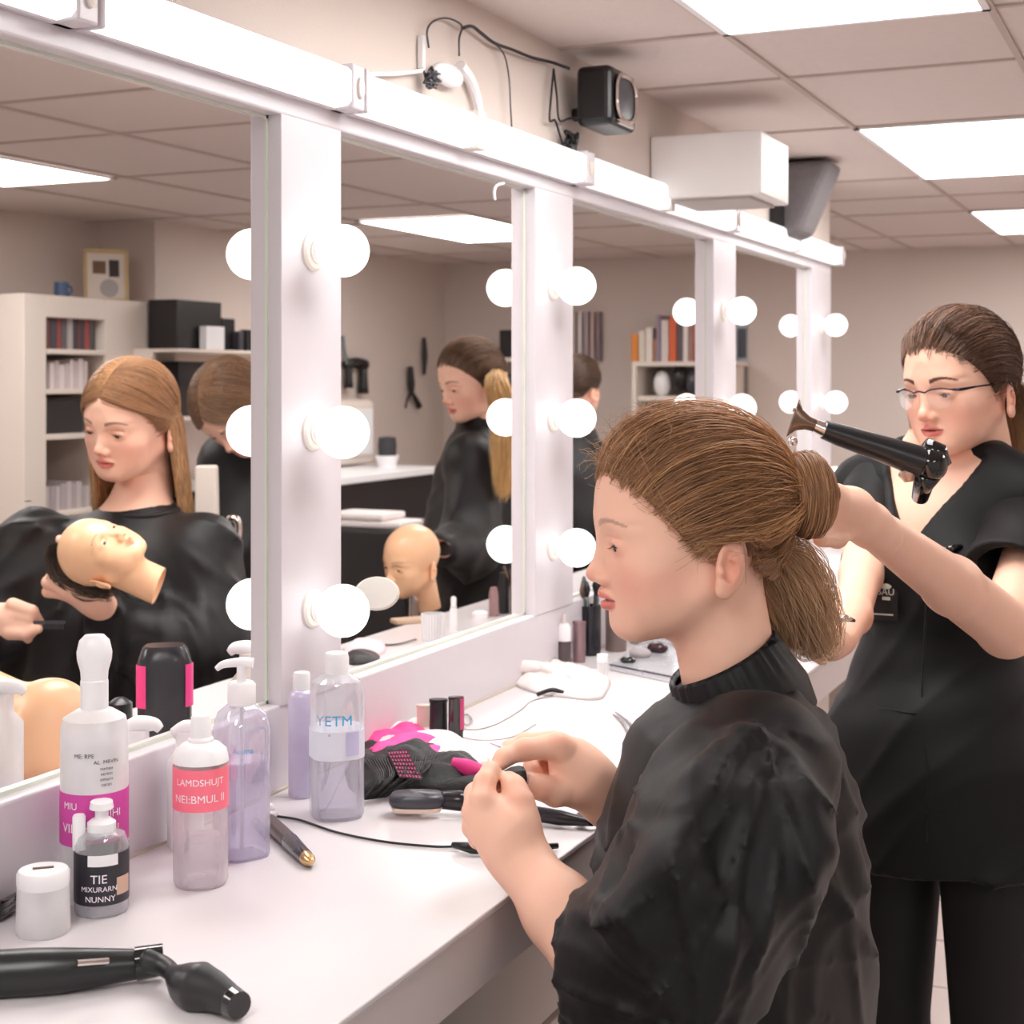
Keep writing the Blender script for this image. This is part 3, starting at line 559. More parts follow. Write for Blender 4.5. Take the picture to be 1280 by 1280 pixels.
p = onz(822, 798); bottle('cream_bottle', p, 'silver grey bottle standing behind the make-up tray', [(.0001, 0), (.017, 0), (.017, .05), (.0001, .052)], mat('silvery', srgb(150, 148, 156), .3, .4), [('cap', [(.0001, .052), (.012, .052), (.012, .062), (.0001, .062)], WPLAS, {})])
p = onz(845, 795); bottle('white_bottle', p, 'white bottle standing behind the make-up tray by the neck', [(.0001, 0), (.016, 0), (.016, .055), (.0001, .058)], WPLAS, [('cap', [(.0001, .058), (.009, .058), (.009, .07), (.0001, .07)], WPLAS, {})])
p = onz(793, 792); bottle('tan_bottle', p, 'tan bottle behind the taupe brush pot', [(.0001, 0), (.014, 0), (.014, .055), (.0001, .058)], mat('tan_pl', srgb(170, 130, 100), .4), [('cap', [(.0001, .058), (.009, .058), (.009, .068), (.0001, .068)], BLACK, {})])
# ================================================================= LOOKING-GLASS SIDE: furniture and small things seen in the mirrors
OW = mat('furniture_white', srgb(226, 214, 204), .5, noise=.03, scale=5)
def rp(px, py, x):       # point behind the glass on the plane at depth x (x<0)
    Z = (CAM[0]-x)*F0/cT/(1500-px); return P(px, py, Z)
# white bookcase
XF = -2.30; y0 = rp(30, 400, XF)[1]; y1 = rp(220, 400, XF)[1]; zt = CAM[2]+.268
ya = y0+.10; ybb = y0+.38
t = thing('bookcase', 'tall white bookcase with open shelves, left part of the nearest mirror', 'bookcase', (-2.45, (y0+y1)/2, 0))
MB().box((-2.64, y0, 0), (XF, ya, zt)).build('side_panel', OW, t, smooth=0, bevel=.003)
MB().box((-2.64, ybb, 0), (XF, y1, zt)).build('cupboard', OW, t, smooth=0, bevel=.003)
MB().box((-2.64, ya, zt-.07), (XF, ybb, zt)).build('top_panel', OW, t, smooth=0, bevel=.003)
MB().box((-2.64, ya, 0), (-2.62, ybb, zt)).build('back_panel', mat('shelf_back', srgb(150, 136, 128), .7), t, smooth=0)
zs = [CAM[2]+(475-q)/F0*4.9 for q in (440, 489, 545, 640)]
for z in zs: MB().box((-2.62, ya, z-.008), (XF+.005, ybb, z+.008)).build('shelf', OW, t, smooth=0, bevel=.002)
cols = [srgb(40, 36, 44), srgb(110, 50, 50), srgb(60, 60, 74), srgb(150, 60, 56), srgb(90, 84, 90), srgb(180, 170, 170)]
def books(x0, ya, yb, z, h, pal, grp, lab, depth=.14, wmin=.014, wmax=.03, name='book'):
    y = ya; i = 0
    while y < yb-wmin:
        w = rnd.uniform(wmin, wmax); hh = h*rnd.uniform(.75, 1.); c = pal[i % len(pal)]; i += 1
        o = MB().box((x0-depth, y, z), (x0, y+w-.002, z+hh)).build(name, mat('cover_%d_%d' % (int(c[0]*99), int(c[2]*99)), c, .5), smooth=0, bevel=.0015)
        tag(o, lab, 'book' if name == 'book' else 'bottle', grp); y += w
books(XF-.03, ya+.01, ybb-.01, zs[0]+.008, .135, cols, 'books on the top shelf of the bookcase', 'dark or red book on the top shelf of the reflected bookcase')
books(XF-.03, ya+.05, ybb-.04, zs[1]+.008, .10, [srgb(226, 214, 214), srgb(206, 190, 190)], 'pale folders on the second shelf', 'pale folder on the second shelf of the reflected bookcase')
tag(MB().box((-2.55, ya+.02, zs[2]+.008), (XF-.04, ybb-.06, zs[2]+.12)).build('storage_box', BLACK, smooth=0, bevel=.003), 'black storage box on the third shelf of the reflected bookcase', 'box')
books(XF-.03, ya+.03, ybb-.04, zs[3]+.008, .09, [srgb(190, 180, 180), srgb(170, 160, 165)], 'grey folders on the low shelf', 'grey folder on the low shelf of the reflected bookcase')
# framed picture and blue mug on top
A = rp(133, 372, -2.45)
t = thing('picture_frame', 'gold framed picture leaning on the wall on top of the bookcase', 'picture', (A[0], A[1], zt))
M = at((A[0], A[1], zt), -.72)@rotm((0, 1, 0), -.12)
GF = mat('gilt_frame', srgb(206, 180, 130), .4, noise=.1)
for lo, hi in (((0, -.075, 0), (.012, -.065, .185)), ((0, .065, 0), (.012, .075, .185)), ((0, -.075, 0), (.012, .075, .012)), ((0, -.075, .173), (.012, .075, .185))): MB().box(lo, hi, M).build('frame_bar', GF, t, smooth=0)
MB().box((0, -.066, .01), (.004, .066, .176), M).build('mount', mat('mount_white', srgb(226, 216, 206), .7), t, smooth=0)
MB().box((.004, -.045, .10), (.005, .0, .145), M).build('brown_print', mat('print_brown', srgb(120, 90, 74), .7), t, smooth=0); MB().box((.004, .01, .09), (.005, .045, .15), M).build('dark_print', mat('print_dark', srgb(56, 48, 50), .7), t, smooth=0)
MB().lathe([(.0001, 0), (.032, 0), (.032, .001), (.0001, .001)], 24, M@M4((.004, .01, .05), (0, 1, 0), (0, 0, 1), (1, 0, 0))).build('grey_print', mat('print_grey', srgb(176, 170, 170), .7), t, smooth=0)
A = rp(77, 374, -2.42); t = thing('blue_mug', 'small blue mug on top of the bookcase left of the picture', 'mug', (A[0], A[1], zt))
MB().lathe([(.0001, 0), (.024, 0), (.024, .055), (.021, .055), (.021, .006), (.0001, .006)], 20, at((A[0], A[1], zt))).build('cup', mat('blue_glaze', srgb(60, 84, 120), .3), t)
MB().tube(catmull([(A[0]+.022, A[1], zt+.045), (A[0]+.04, A[1], zt+.035), (A[0]+.04, A[1], zt+.02), (A[0]+.022, A[1], zt+.012)], 5), .004, 8).build('handle', D.materials['blue_glaze'], t)
# open shelf right of the bookcase
XS = -2.12
t = thing('open_shelf', 'white open wall shelf with dark things, right of the bookcase in the nearest mirror', 'shelf', (-2.3, rp(280, 435, XS)[1], rp(280, 437, XS)[2]))
for py in (437, 520): 
    z = rp(270, py, XS)[2]; MB().box((-2.40, rp(222, py, XS)[1], z-.012), (XS, rp(420, py, XS)[1], z)).build('board', OW, t, smooth=0, bevel=.002)
MB().box((-2.40, rp(222, 437, XS)[1]-.005, .3), (XS-.1, rp(222, 437, XS)[1]+.012, rp(270, 437, XS)[2])).build('side_board', OW, t, smooth=0)
zsh = rp(270, 437, XS)[2]
def shelfbox(px0, px1, pyt, x, m, name, label, cat, d=.08, z0=None):
    a = rp(px0, 437, x); b = rp(px1, 437, x); z1 = rp((px0+px1)/2, pyt, x)[2]
    return tag(MB().box((x-d, a[1], (zsh if z0 is None else z0)+.0005), (x, b[1], z1)).build(name, m, smooth=0, bevel=.003), label, cat)
shelfbox(221, 277, 376, XS-.05, BLACK, 'monitor_box', 'large black box at the left end of the reflected open shelf', 'box', .12)
shelfbox(278, 294, 398, XS-.06, BLACK, 'speaker_box', 'narrow black box right of the large black one on the shelf', 'box', .08)
shelfbox(258, 281, 408, XS-.01, WPLAS, 'white_carton', 'small white carton in front of the black boxes on the shelf', 'box', .03)
for i, (a, b, py, m) in enumerate([(299, 305, 414, DGREY), (308, 315, 412, BLACK), (318, 325, 418, BLACK)]): shelfbox(a, b, py, XS-.03, m, 'small_bottle', ['first', 'second', 'third'][i]+' of the small dark bottles at the right of the reflected shelf', 'bottle', .03)
shelfbox(224, 262, 452, XS-.06, BLACK, 'black_bin', 'black bin on the lower reflected shelf behind the bending girl', 'bin', .1, rp(270, 520, XS)[2])
# black box and shelf at the right of the second mirror
def fw(px, py, d=.0):    # point on the far wall (y = YF - d)
    X = (px-640)/F0; Z = (YF-d)/(cT+X*sT); return P(px, py, Z)
a = fw(619, 447, .3); b = fw(700, 447, .3); z = a[2]
t = thing('wall_shelf', 'white wall shelf with a black box at the right of the ponytail girl mirror', 'shelf', (a[0], YF-.15, z)); MB().box((a[0], YF-.3, z-.02), (b[0], YF, z)).build('board', OW, t, smooth=0)
MB().box((a[0], YF-.3, 0), (a[0]+.015, YF, z-.02)).build('side_board', OW, t, smooth=0)
MB().box((a[0]+.015, YF-.02, .0), (b[0], YF-.002, z-.02)).build('back_board', mat('shelf_dark', srgb(60, 54, 56), .6), t, smooth=0)
q0 = fw(624, 447, .25); q1 = fw(656, 412, .25); tag(MB().box((q0[0], YF-.25, z+.0005), (q1[0], YF-.08, q1[2])).build('black_case', BLACK, smooth=0, bevel=.004), 'black case on the wall shelf behind the ponytail', 'case')
for py in (497, 535):
    zz = fw(638, py, .3)[2]; MB().box((a[0]+.015, YF-.3, zz-.012), (b[0], YF-.02, zz-.0005)).build('board', BLACK, t, smooth=0)
for i, (px, py, m) in enumerate([(628, 470, BLACK), (637, 466, DGREY), (648, 472, CHROME), (644, 512, BLACK), (630, 510, DGREY), (652, 514, BLACK)]):
    zf = fw(px, 497 if i < 3 else 535, .3)[2]; q = fw(px, py, .22); hh = q[2]-zf
    tag(MB().lathe([(.0001, 0), (.02, 0), (.02, hh*.7), (.01, hh*.8), (.01, hh), (.0001, hh)], 16, at((q[0], q[1], zf))).build('spray_can', m), ['black', 'dark grey', 'chrome', 'short black', 'short grey', 'rightmost short black'][i]+' spray can in the dark rack behind the ponytail', 'spray can', 'spray cans in the rack')
# tools hanging on the far wall in the second mirror: wall y = YF
def fw(px, py, d=.0):    # point on the far wall (y = YF - d)
    X = (px-640)/F0; Z = (YF-d)/(cT+X*sT); return P(px, py, Z)
def hang(name, label, cat, parts):
    q = fw(*parts[0][0][0], .02); t = thing(name, label, cat, rp(*parts[0][0][0], -2.38), None)
    for pts, r, m, nm in parts: MB().tube(catmull([rp(x, y, -2.37) for x, y in pts], 4), [q*.85 for q in r], 10).build(nm, m, t, smooth=180)
hang('hanging_brush', 'slim black brush hanging on the wall above the ponytail girl', 'brush', [([(530, 422), (531, 445), (530, 468)], [.012, .018, .01], BLACK, 'handle')])
hang('hanging_curler', 'black curling tool hanging on the wall left of the ponytail girl', 'curling tool', [([(513, 458), (514, 480), (514, 495)], [.016, .022, .012], BLACK, 'body'), ([(514, 490), (509, 500), (507, 510)], [.008, .006], BLACK, 'prong'), ([(515, 490), (520, 500), (524, 508)], [.01, .016, .02], BLACK, 'prong')])
hang('hanging_dryer', 'dark hair dryer hanging on the wall right of the first post', 'hair dryer', [([(434, 456), (445, 453), (456, 456)], [.03, .026, .03], BLACK, 'barrel'), ([(436, 458), (436, 485)], [.018, .024], BLACK, 'grip'), ([(454, 458), (454, 492)], [.02, .03], BLACK, 'nozzle')])
hang('hanging_hose', 'teal grey hose hanging on the wall by the first post', 'hose', [([(428, 420), (430, 440), (434, 455)], [.012, .01], mat('teal_grey', srgb(110, 122, 122), .5), 'hose')])
# white machine, counter with bowl in the far corner
q0 = rp(424, 500, -2.25); q1 = rp(470, 585, -2.25)
t = thing('towel_warmer', 'tall pale cabinet standing on the far counter by the first post, second mirror', 'cabinet', (-2.3, (q0[1]+q1[1])/2, 1.04)); MB().box((-2.39, q0[1]-.3, 1.04), (-2.25, q1[1], q0[2])).build('body', OW, t, smooth=0, bevel=.03)
MB().box((-2.25, q0[1]-.25, 1.08), (-2.24, q1[1]-.04, q0[2]-.04)).build('door', WPLAS, t, smooth=0, bevel=.008)
t = thing('far_counter', 'white topped black counter along the opposite wall, reflected in the second mirror', 'counter', (-2.1, 4.9, 0)); zk = 1.005
MB().box((-2.395, 4.45, zk), (-1.93, 5.75, zk+.03)).build('worktop', WPLAS, t, smooth=0, bevel=.004); MB().box((-2.395, 4.47, .02), (-1.96, 5.73, zk)).build('cabinet', mat('black_cabinet', srgb(34, 30, 34), .4), t, smooth=0)
q = rp(484, 585, -2.10); t = thing('white_bowl', 'white bowl on the far counter left of the ponytail girl', 'bowl', (q[0], q[1], zk+.03)); M = at((q[0], q[1], zk+.03))
MB().lathe([(.0001, 0), (.035, 0), (.052, .05), (.047, .05), (.032, .006), (.0001, .006)], 28, M).build('bowl_body', WPLAS, t)
tag(MB().lathe([(.0001, 0), (.036, 0), (.040, .05), (.036, .085), (.0001, .09)], 24, at((q[0], q[1], zk+.07))).build('black_sponge', mat('charcoal', srgb(52, 52, 56), .7)), 'charcoal sponge standing in the white bowl', 'sponge')
def yk_p(px, py, y): X = (px-640)/F0; return P(px, py, y/(cT+X*sT))
q = yk_p(455, 650, 3.9); t = thing('towel_stack', 'pale towels lying in front of the far counter', 'towels', q)
for i, dz in enumerate((0, .022)): MB().box((q[0]-.13, q[1], q[2]-.025+dz), (q[0]+.12-.06*i, q[1]+.15, q[2]-.004+dz)).build('towel', TER, t, smooth=0, bevel=.008)
tag(MB().box((q[0]-.35, q[1]-.03, 0), (q[0]+.16, q[1]+.4, q[2]-.026)).build('trolley', mat('black_trolley', srgb(24, 22, 28), .4), smooth=0, bevel=.01), 'black trolley under the pale towels in the second mirror', 'trolley')
# coloured books on a shelf in the third mirror (far wall)
t = thing('book_shelf', 'white shelf holding colourful books, reflected in the third mirror', 'shelf', fw(835, 452)); a = fw(790, 452, .3); b = fw(912, 452, .3)
MB().box((a[0], YF-.3, a[2]-.02), (b[0], YF, a[2])).build('board', OW, t, smooth=0)
for px in (790, 902): q = fw(px, 452, .3); MB().box((q[0], YF-.3, .0), (q[0]+.02, YF, q[2]-.02)).build('side_board', OW, t, smooth=0)
MB().box((a[0]+.02, YF-.02, .0), (b[0], YF-.002, a[2]-.02)).build('back_board', mat('shelf_grey', srgb(140, 130, 126), .7), t, smooth=0)
bk = [(791, 799, 418, (232, 140, 40), 'orange'), (800, 808, 414, (226, 214, 200), 'cream'), (809, 817, 410, (236, 226, 216), 'wide white'), (818, 822, 424, (170, 120, 90), 'short tan'), (822, 827, 394, (150, 130, 150), 'tall mauve'), (828, 837, 400, (222, 210, 206), 'pale grey'), (838, 847, 396, (222, 100, 50), 'red orange'), (848, 854, 395, (90, 80, 90), 'slate'), (855, 862, 398, (226, 216, 210), 'tall white'), (863, 868, 402, (170, 120, 110), 'rose brown'), (869, 878, 397, (200, 110, 80), 'terracotta'), (879, 888, 400, (180, 170, 180), 'light purple')]
for x0, x1, yt, c, nm in bk:
    a = fw(x0, 451, .2); b = fw(x1, 451, .2); z1 = fw(x0, yt, .2)[2]; zz = fw(790, 452, .3)[2]
    tag(MB().box((a[0], YF-.22, zz), (b[0], YF-.05, z1)).build('book', mat('cover_'+nm.replace(' ', '_'), srgb(*c), .5), smooth=0, bevel=.003), nm+' book on the shelf in the third mirror', 'book', 'colourful books in the third mirror')
for px, py, m, nm in ((850, 472, BLACK, 'dark'), (828, 480, WPLAS, 'white'), (868, 478, DGREY, 'grey')):
    q = fw(px, py, .2); tag(MB().ball(tuple(q), (.04, .04, .06), 16).build('wig_stand', m), nm+' round wig stand under the book shelf', 'wig stand')
q = fw(790, 495, .3)[2]; 
t = D.objects['book_shelf']; MB().box((fw(792, 450, .3)[0], YF-.28, q-.02), (fw(902, 450, .3)[0], YF-.02, q)).build('lower_board', OW, t, smooth=0)
# hanging magazines and poster
t = thing('magazine_rack', 'pink and grey magazines hanging on the wall, left edge of the third mirror', 'magazines', fw(735, 455))
for i, (x0, x1, c) in enumerate([(712, 722, (200, 186, 180)), (722, 730, (226, 216, 214)), (730, 738, (176, 160, 166)), (738, 745, (206, 176, 170)), (745, 752, (140, 124, 130))]):
    a = fw(x0, 455-i, .05); b = fw(x1, 390, .02); MB().box((a[0], YF-.05, a[2]), (b[0], YF-.01, b[2])).build('magazine', mat('mag_%d' % i, srgb(*c), .5), t, smooth=0)
t = thing('wall_poster', 'blue grey poster on the far wall, seen in the last mirror', 'poster', fw(926, 490)); a = fw(917, 490, .01); b = fw(934, 405, .01)
MB().box((a[0], YF-.012, a[2]), (b[0], YF-.001, b[2])).build('sheet', mat('poster_grey', srgb(176, 184, 196), .6, noise=.25, scale=9), t, smooth=0); MB().box((a[0]+.02, YF-.014, (a[2]+b[2])/2), (a[0]+.06, YF-.012, b[2]-.02)).build('dark_print', DGREY, t, smooth=0)
# ---- reflected cosmetics standing on the reflected counter
MB().box((-.45, -.6, ZC-.05), (-.042, 4.5, ZC)).build('reflected_worktop', COUNTER, None, smooth=0)
tag(D.objects['reflected_worktop'], 'white counter top seen inside the mirrors', 'counter')
def onv(px, py): return onz(px, py)
# black and pink box
p = P(206, 925, 1.92); p[2] = ZC
zt_ = P(206, 806, 1.92)[2]; H = zt_-ZC; M = at(p, vang(p))
t = thing('black_pink_bottle', 'black bottle with two bright pink side panels reflected in the nearest mirror', 'bottle', p)
MB().lathe([(.0001, 0), (.030, 0), (.033, .01), (.034, H*.86), (.028, H-.004), (.024, H), (.0001, H)], 36, M, sx=.8, sy=1., pw=3.2).build('body', mat('charcoal_gloss', srgb(48, 48, 54), .25), t)
for a0, a1 in ((-1.25, -.62), (.68, 1.25)): MB().lathe(ring(.0345, H*.52, H*.86, .001), 8, M, arc=(a0, a1), cap=False, sx=.8, sy=1., pw=3.2).build('pink_panel', PINK, t)
def spout(px, py, Z, label, m, s=1., flip=1, name='spray_bottle'):
    p = P(px, py, Z); t = thing(name, label, 'bottle', (p[0], p[1], ZC)); r = np.array(RV)*flip
    hz = p[2]-ZC
    MB().lathe([(.0001, 0), (.022*s, 0), (.024*s, .004), (.024*s, hz*.75), (.013*s, hz*.85), (.013*s, hz), (.0001, hz)], 24, at((p[0], p[1], ZC))).build('body', m, t)
    MB().tube(catmull([p-r*.016*s-UP*.002, p+UP*.006*s, p+r*.018*s+UP*.006*s, p+r*.026*s+UP*.0*s], 5), [.008*s, .010*s, .008*s, .005*s], 12).build('trigger', WPLAS, t, smooth=180)
spout(172, 912, 1.72, 'reflected white bottle with a hooked nozzle, right of the tall spray bottle', WPLAS, 1.0)
spout(2, 866, 1.72, 'reflected white bottle with a hooked nozzle at the left picture edge', FROST, 1.0)
spout(232, 915, 1.60, 'reflected white cap of the pink labelled bottle', WPLAS, .8)
spout(312, 816, 1.95, 'reflected cream pump beside the first post, bottom right of the nearest mirror', CREAM, 1., -1, 'pump_bottle')
# clutter on the dark shelf in the nearest mirror
for i, (px, py, r, m, nm) in enumerate([(78, 853, .012, mat('mint', srgb(200, 222, 218), .4), 'mint green sponge'), (34, 862, .010, mat('rose', srgb(150, 50, 76), .5), 'rose red clip'), (84, 868, .016, DGREY, 'dark grey pot'), (62, 880, .014, DGREY, 'greyish pot'), (22, 876, .014, mat('mud', srgb(120, 104, 98), .5), 'taupe pot'), (150, 872, .016, BLACK, 'black pot'), (156, 895, .016, DGREY, 'dark pot by the nozzle')]):
    q = P(px, py, 2.02); tag(MB().lathe([(.0001, 0), (r*1.1, 0), (r, (q[2]-ZC)*.9), (r*.4, q[2]-ZC), (.0001, q[2]-ZC)], 18, at((q[0], q[1], ZC))).build('cosmetic_pot', m), nm+' among the clutter reflected in the nearest mirror', 'pot', 'reflected clutter of pots')
# things before the second mirror's reflection
p = P(471, 765, 2.15); 
t = thing('round_hand_mirror', 'white oval hand mirror leaning by the bald training head', 'hand mirror', P(471, 762, 2.15)); X, Y, Z_ = frame(CAM+np.array([0, 0, .5])-P(471, 742, 2.15))
M = M4(P(471, 742, 2.15), RV, np.cross(Z_, RV), Z_)
MB().lathe([(.0001, -.004), (.031, -.004), (.034, 0), (.031, .005), (.0001, .007)], 36, M, sx=.95, sy=.72).build('disc', mat('powder_white', srgb(214, 210, 204), .35), t)
p = onv(541, 800); t, M = bottle('ribbed_cup', p, 'white ribbed plastic cup reflected in the second mirror', [(.0001, 0), (.019, 0), (.022, .050), (.020, .050), (.0175, .003), (.0001, .003)], FROST, [])
for i in range(24):
    a = 2*PI*i/24; mbb = MB().tube([p+np.array([math.cos(a)*.0193, math.sin(a)*.0193, .002]), p+np.array([math.cos(a)*.0222, math.sin(a)*.0222, .05])], .001, 4).build('rib', WPLAS, t)
p = onv(567, 788); bottle('small_white_bottle', p, 'slim white bottle with rounded tip reflected beside the ribbed cup', [(.0001, 0), (.008, 0), (.008, .04), (.005, .045), (.0055, .062), (.004, .066), (.0001, .067)], WPLAS, [('cap_ring', [(.0055, .044), (.0062, .044), (.0062, .048), (.0055, .048)], CREAM, {})])
MBx = MB().box((-.05, -.018, 0), (.05, .018, .010), at(onv(520, 778), .9)); tag(MBx.build('wooden_file', mat('wood_beige', srgb(206, 176, 150), .6, noise=.1), smooth=0, bevel=.003), 'beige nail file block lying behind the ribbed cup', 'nail file')
MBx = MB(); MBx.tube(cordpts([(450, 803), (490, 806), (520, 799)], .003), .0018, 6); tag(MBx.build('black_pencil', BLACK), 'black pencil reflected under the hand mirror', 'pencil')
for i, (x0, pts, m, nm) in enumerate([(0, [(428, 812), (450, 800), (480, 806), (478, 818), (440, 828)], PKL, 'pale pink cloth reflected by the first post'), (1, [(428, 822), (450, 815), (474, 820), (468, 828), (440, 832)], NET, 'black net reflected by the first post')]):
    cloth('reflected_cloth', pts, .014, m, nm, 'cloth', 20+i)
for px, py, r, h, m, nm in ((617, 770, .010, .060, mat('rosy_case', srgb(150, 118, 118), .3), 'rosy case'), (630, 766, .012, .085, BLACK, 'black brush roll'), (645, 768, .013, .075, BR, 'brown brush cup'), (600, 772, .016, .014, WPLAS, 'white flat pot')):
    q = onv(px, py); tag(MB().lathe([(.0001, 0), (r, 0), (r, h*.7), (r*1.05, h*.72), (r*.7, h), (.0001, h)], 18, at(q)).build('cosmetic_pot', m), nm+' reflected at the right bottom of the second mirror', 'pot', 'reflected pots by the second post')
mb = MB(); q = onv(640, 766)
for i in range(7): mb.tube([q+UP*.05, q+np.array([rnd.uniform(-.02, .02), rnd.uniform(-.02, .02), rnd.uniform(.085, .105)])], [.002, .005, .004], 6)
tag(mb.build('brush_bundle', HAIRB, smooth=180), 'bundle of make-up brushes reflected at the second post', 'brushes')
# chair behind the nearest mirror girl
q = P(270, 620, 3.1); t = thing('salon_chair', 'white backed chair with a chrome arm behind the girl in the nearest mirror', 'chair', (q[0], q[1], 0))
A = P(243, 582, 3.1); B = P(272, 640, 3.1); X_ = (P(272, 582, 3.1)-A)
mb = MB(); w = np.array(FV)*.03; V = [A, P(270, 582, 3.1), P(272, 660, 3.1), P(243, 660, 3.1)]; V = V+[v+w for v in V]; mb.raw(V, [(0, 1, 2, 3), (7, 6, 5, 4), (0, 4, 5, 1), (1, 5, 6, 2), (2, 6, 7, 3), (3, 7, 4, 0)]); mb.build('backrest', OW, t, smooth=0, bevel=.006)
MB().tube(catmull([P(285, 650, 3.1), P(292, 648, 3.1), P(298, 655, 3.1), P(297, 680, 3.1), P(293, 700, 3.1)], 5), .008, 10).build('armrest', CHROME, t, smooth=180)
b3 = P(262, 640, 3.2); 
MB().box((b3[0]-.2, b3[1]-.02, .44), (b3[0]+.2, b3[1]+.38, .5)).build('seat', OW, t, smooth=0, bevel=.02)
MB().tube([(b3[0], b3[1]+.18, .05), (b3[0], b3[1]+.18, .45)], .03, 12).build('column', CHROME, t); MB().lathe([(.0001, 0), (.22, 0), (.2, .03), (.03, .05), (.0001, .05)], 32, at((b3[0], b3[1]+.18, 0))).build('base', CHROME, t)
# ================================================================= PEOPLE: smooth solid fields meshed by surface nets
class Field:
    def __init__(s, lo, hi, h):
        s.lo = np.array(lo, float); s.h = h; s.n = np.ceil((np.array(hi)-s.lo)/h).astype(int)+1
        s.ax = [(s.lo[i]+h*np.arange(s.n[i])).astype(np.float32) for i in range(3)]
        s.F = np.full(s.n, .5, np.float32)
    def sub(s, lo, hi):
        a = np.maximum(0, np.floor((np.array(lo)-s.lo)/s.h).astype(int)); b = np.minimum(s.n, np.ceil((np.array(hi)-s.lo)/s.h).astype(int)+1)
        if (b <= a).any(): return None
        sl = tuple(slice(a[i], b[i]) for i in range(3))
        return sl, s.ax[0][sl[0]][:, None, None], s.ax[1][sl[1]][None, :, None], s.ax[2][sl[2]][None, None, :]
    def put(s, fn, lo, hi, k, op):
        g = s.sub(np.array(lo)-k-2*s.h, np.array(hi)+k+2*s.h)
        if g is None: return s
        sl, X, Y, Z = g; d = fn(X, Y, Z).astype(np.float32); f = s.F[sl]; k = max(k, 1e-5)
        if op == 'u': hh = np.clip(.5+.5*(f-d)/k, 0, 1); r = f*(1-hh)+d*hh-k*hh*(1-hh)
        elif op == 's': d = -d; hh = np.clip(.5-.5*(f-d)/k, 0, 1); r = f*(1-hh)+d*hh+k*hh*(1-hh)
        elif op == 'i': hh = np.clip(.5-.5*(f-d)/k, 0, 1); r = f*(1-hh)+d*hh+k*hh*(1-hh)
        s.F[sl] = r; return s
    def ell(s, c, r, k=.01, op='u', R=None):
        c = np.array(c, float); r = np.array(r, float)
        def fn(X, Y, Z):
            x, y, z = X-c[0], Y-c[1], Z-c[2]
            if R is not None: x, y, z = (R[0, 0]*x+R[1, 0]*y+R[2, 0]*z, R[0, 1]*x+R[1, 1]*y+R[2, 1]*z, R[0, 2]*x+R[1, 2]*y+R[2, 2]*z)
            a = np.sqrt((x/r[0])**2+(y/r[1])**2+(z/r[2])**2); b = np.sqrt((x/r[0]**2)**2+(y/r[1]**2)**2+(z/r[2]**2)**2)+1e-9
            return a*(a-1)/b
        m = r if R is None else np.full(3, r.max())
        return s.put(fn, c-m, c+m, k, op)
    def cap(s, a, b, ra, rb=None, k=.01, op='u'):
        a = np.array(a, float); b = np.array(b, float); rb = ra if rb is None else rb; d = b-a; L2 = max(d@d, 1e-9)
        def fn(X, Y, Z):
            t = np.clip(((X-a[0])*d[0]+(Y-a[1])*d[1]+(Z-a[2])*d[2])/L2, 0, 1)
            return np.sqrt((X-a[0]-t*d[0])**2+(Y-a[1]-t*d[1])**2+(Z-a[2]-t*d[2])**2)-(ra+(rb-ra)*t)
        m = max(ra, rb); return s.put(fn, np.minimum(a, b)-m, np.maximum(a, b)+m, k, op)
    def chain(s, pts, rs, k=.01, op='u'):
        for i in range(len(pts)-1): s.cap(pts[i], pts[i+1], rs[i], rs[i+1], k, op)
        return s
    def warp(s, fn):
        X, Y, Z = s.ax[0][:, None, None], s.ax[1][None, :, None], s.ax[2][None, None, :]; s.F = s.F+fn(X, Y, Z).astype(np.float32); return s
    def mesh(s):
        F = s.F; ins = F < 0; n = s.n-1
        cn = [(i, j, k) for i in (0, 1) for j in (0, 1) for k in (0, 1)]
        cnt = sum(ins[i:i+n[0], j:j+n[1], k:k+n[2]].astype(np.int8) for i, j, k in cn)
        act = (cnt > 0) & (cnt < 8); idx = np.argwhere(act); ids = np.full(act.shape, -1, np.int64); ids[act] = np.arange(len(idx))
        V = np.stack([F[idx[:, 0]+i, idx[:, 1]+j, idx[:, 2]+k] for i, j, k in cn], 1)
        acc = np.zeros((len(idx), 3)); c = np.zeros(len(idx))
        for a in range(8):
            for b in range(a+1, 8):
                d = np.array(cn[b])-np.array(cn[a])
                if np.abs(d).sum() != 1: continue
                cr = (V[:, a] < 0) != (V[:, b] < 0); t = V[:, a]/np.where(cr, V[:, a]-V[:, b], 1)
                acc[cr] += (np.array(cn[a])+t[:, None]*d)[cr]; c += cr
        P_ = s.lo+s.h*(idx+acc/c[:, None]); Q = []
        for ax in range(3):
            u, v = (ax+1) % 3, (ax+2) % 3
            A = [slice(None)]*3; B = [slice(None)]*3; A[ax] = slice(0, n[ax]); B[ax] = slice(1, n[ax]+1)
            for q in (u, v): A[q] = slice(1, n[q]); B[q] = slice(1, n[q])
            ia, ib = ins[tuple(A)], ins[tuple(B)]; w = np.argwhere(ia != ib); sgn = ia[tuple(w.T)]
            off = np.zeros(3, int); off[u] = 1; off[v] = 1; g = w+off; du = np.eye(3, dtype=int)[u]; dv = np.eye(3, dtype=int)[v]
            q = np.stack([ids[tuple((g-du-dv).T)], ids[tuple((g-dv).T)], ids[tuple(g.T)], ids[tuple((g-du).T)]], 1); q[~sgn] = q[~sgn][:, ::-1]; Q.append(q)
        return P_, np.vstack(Q)
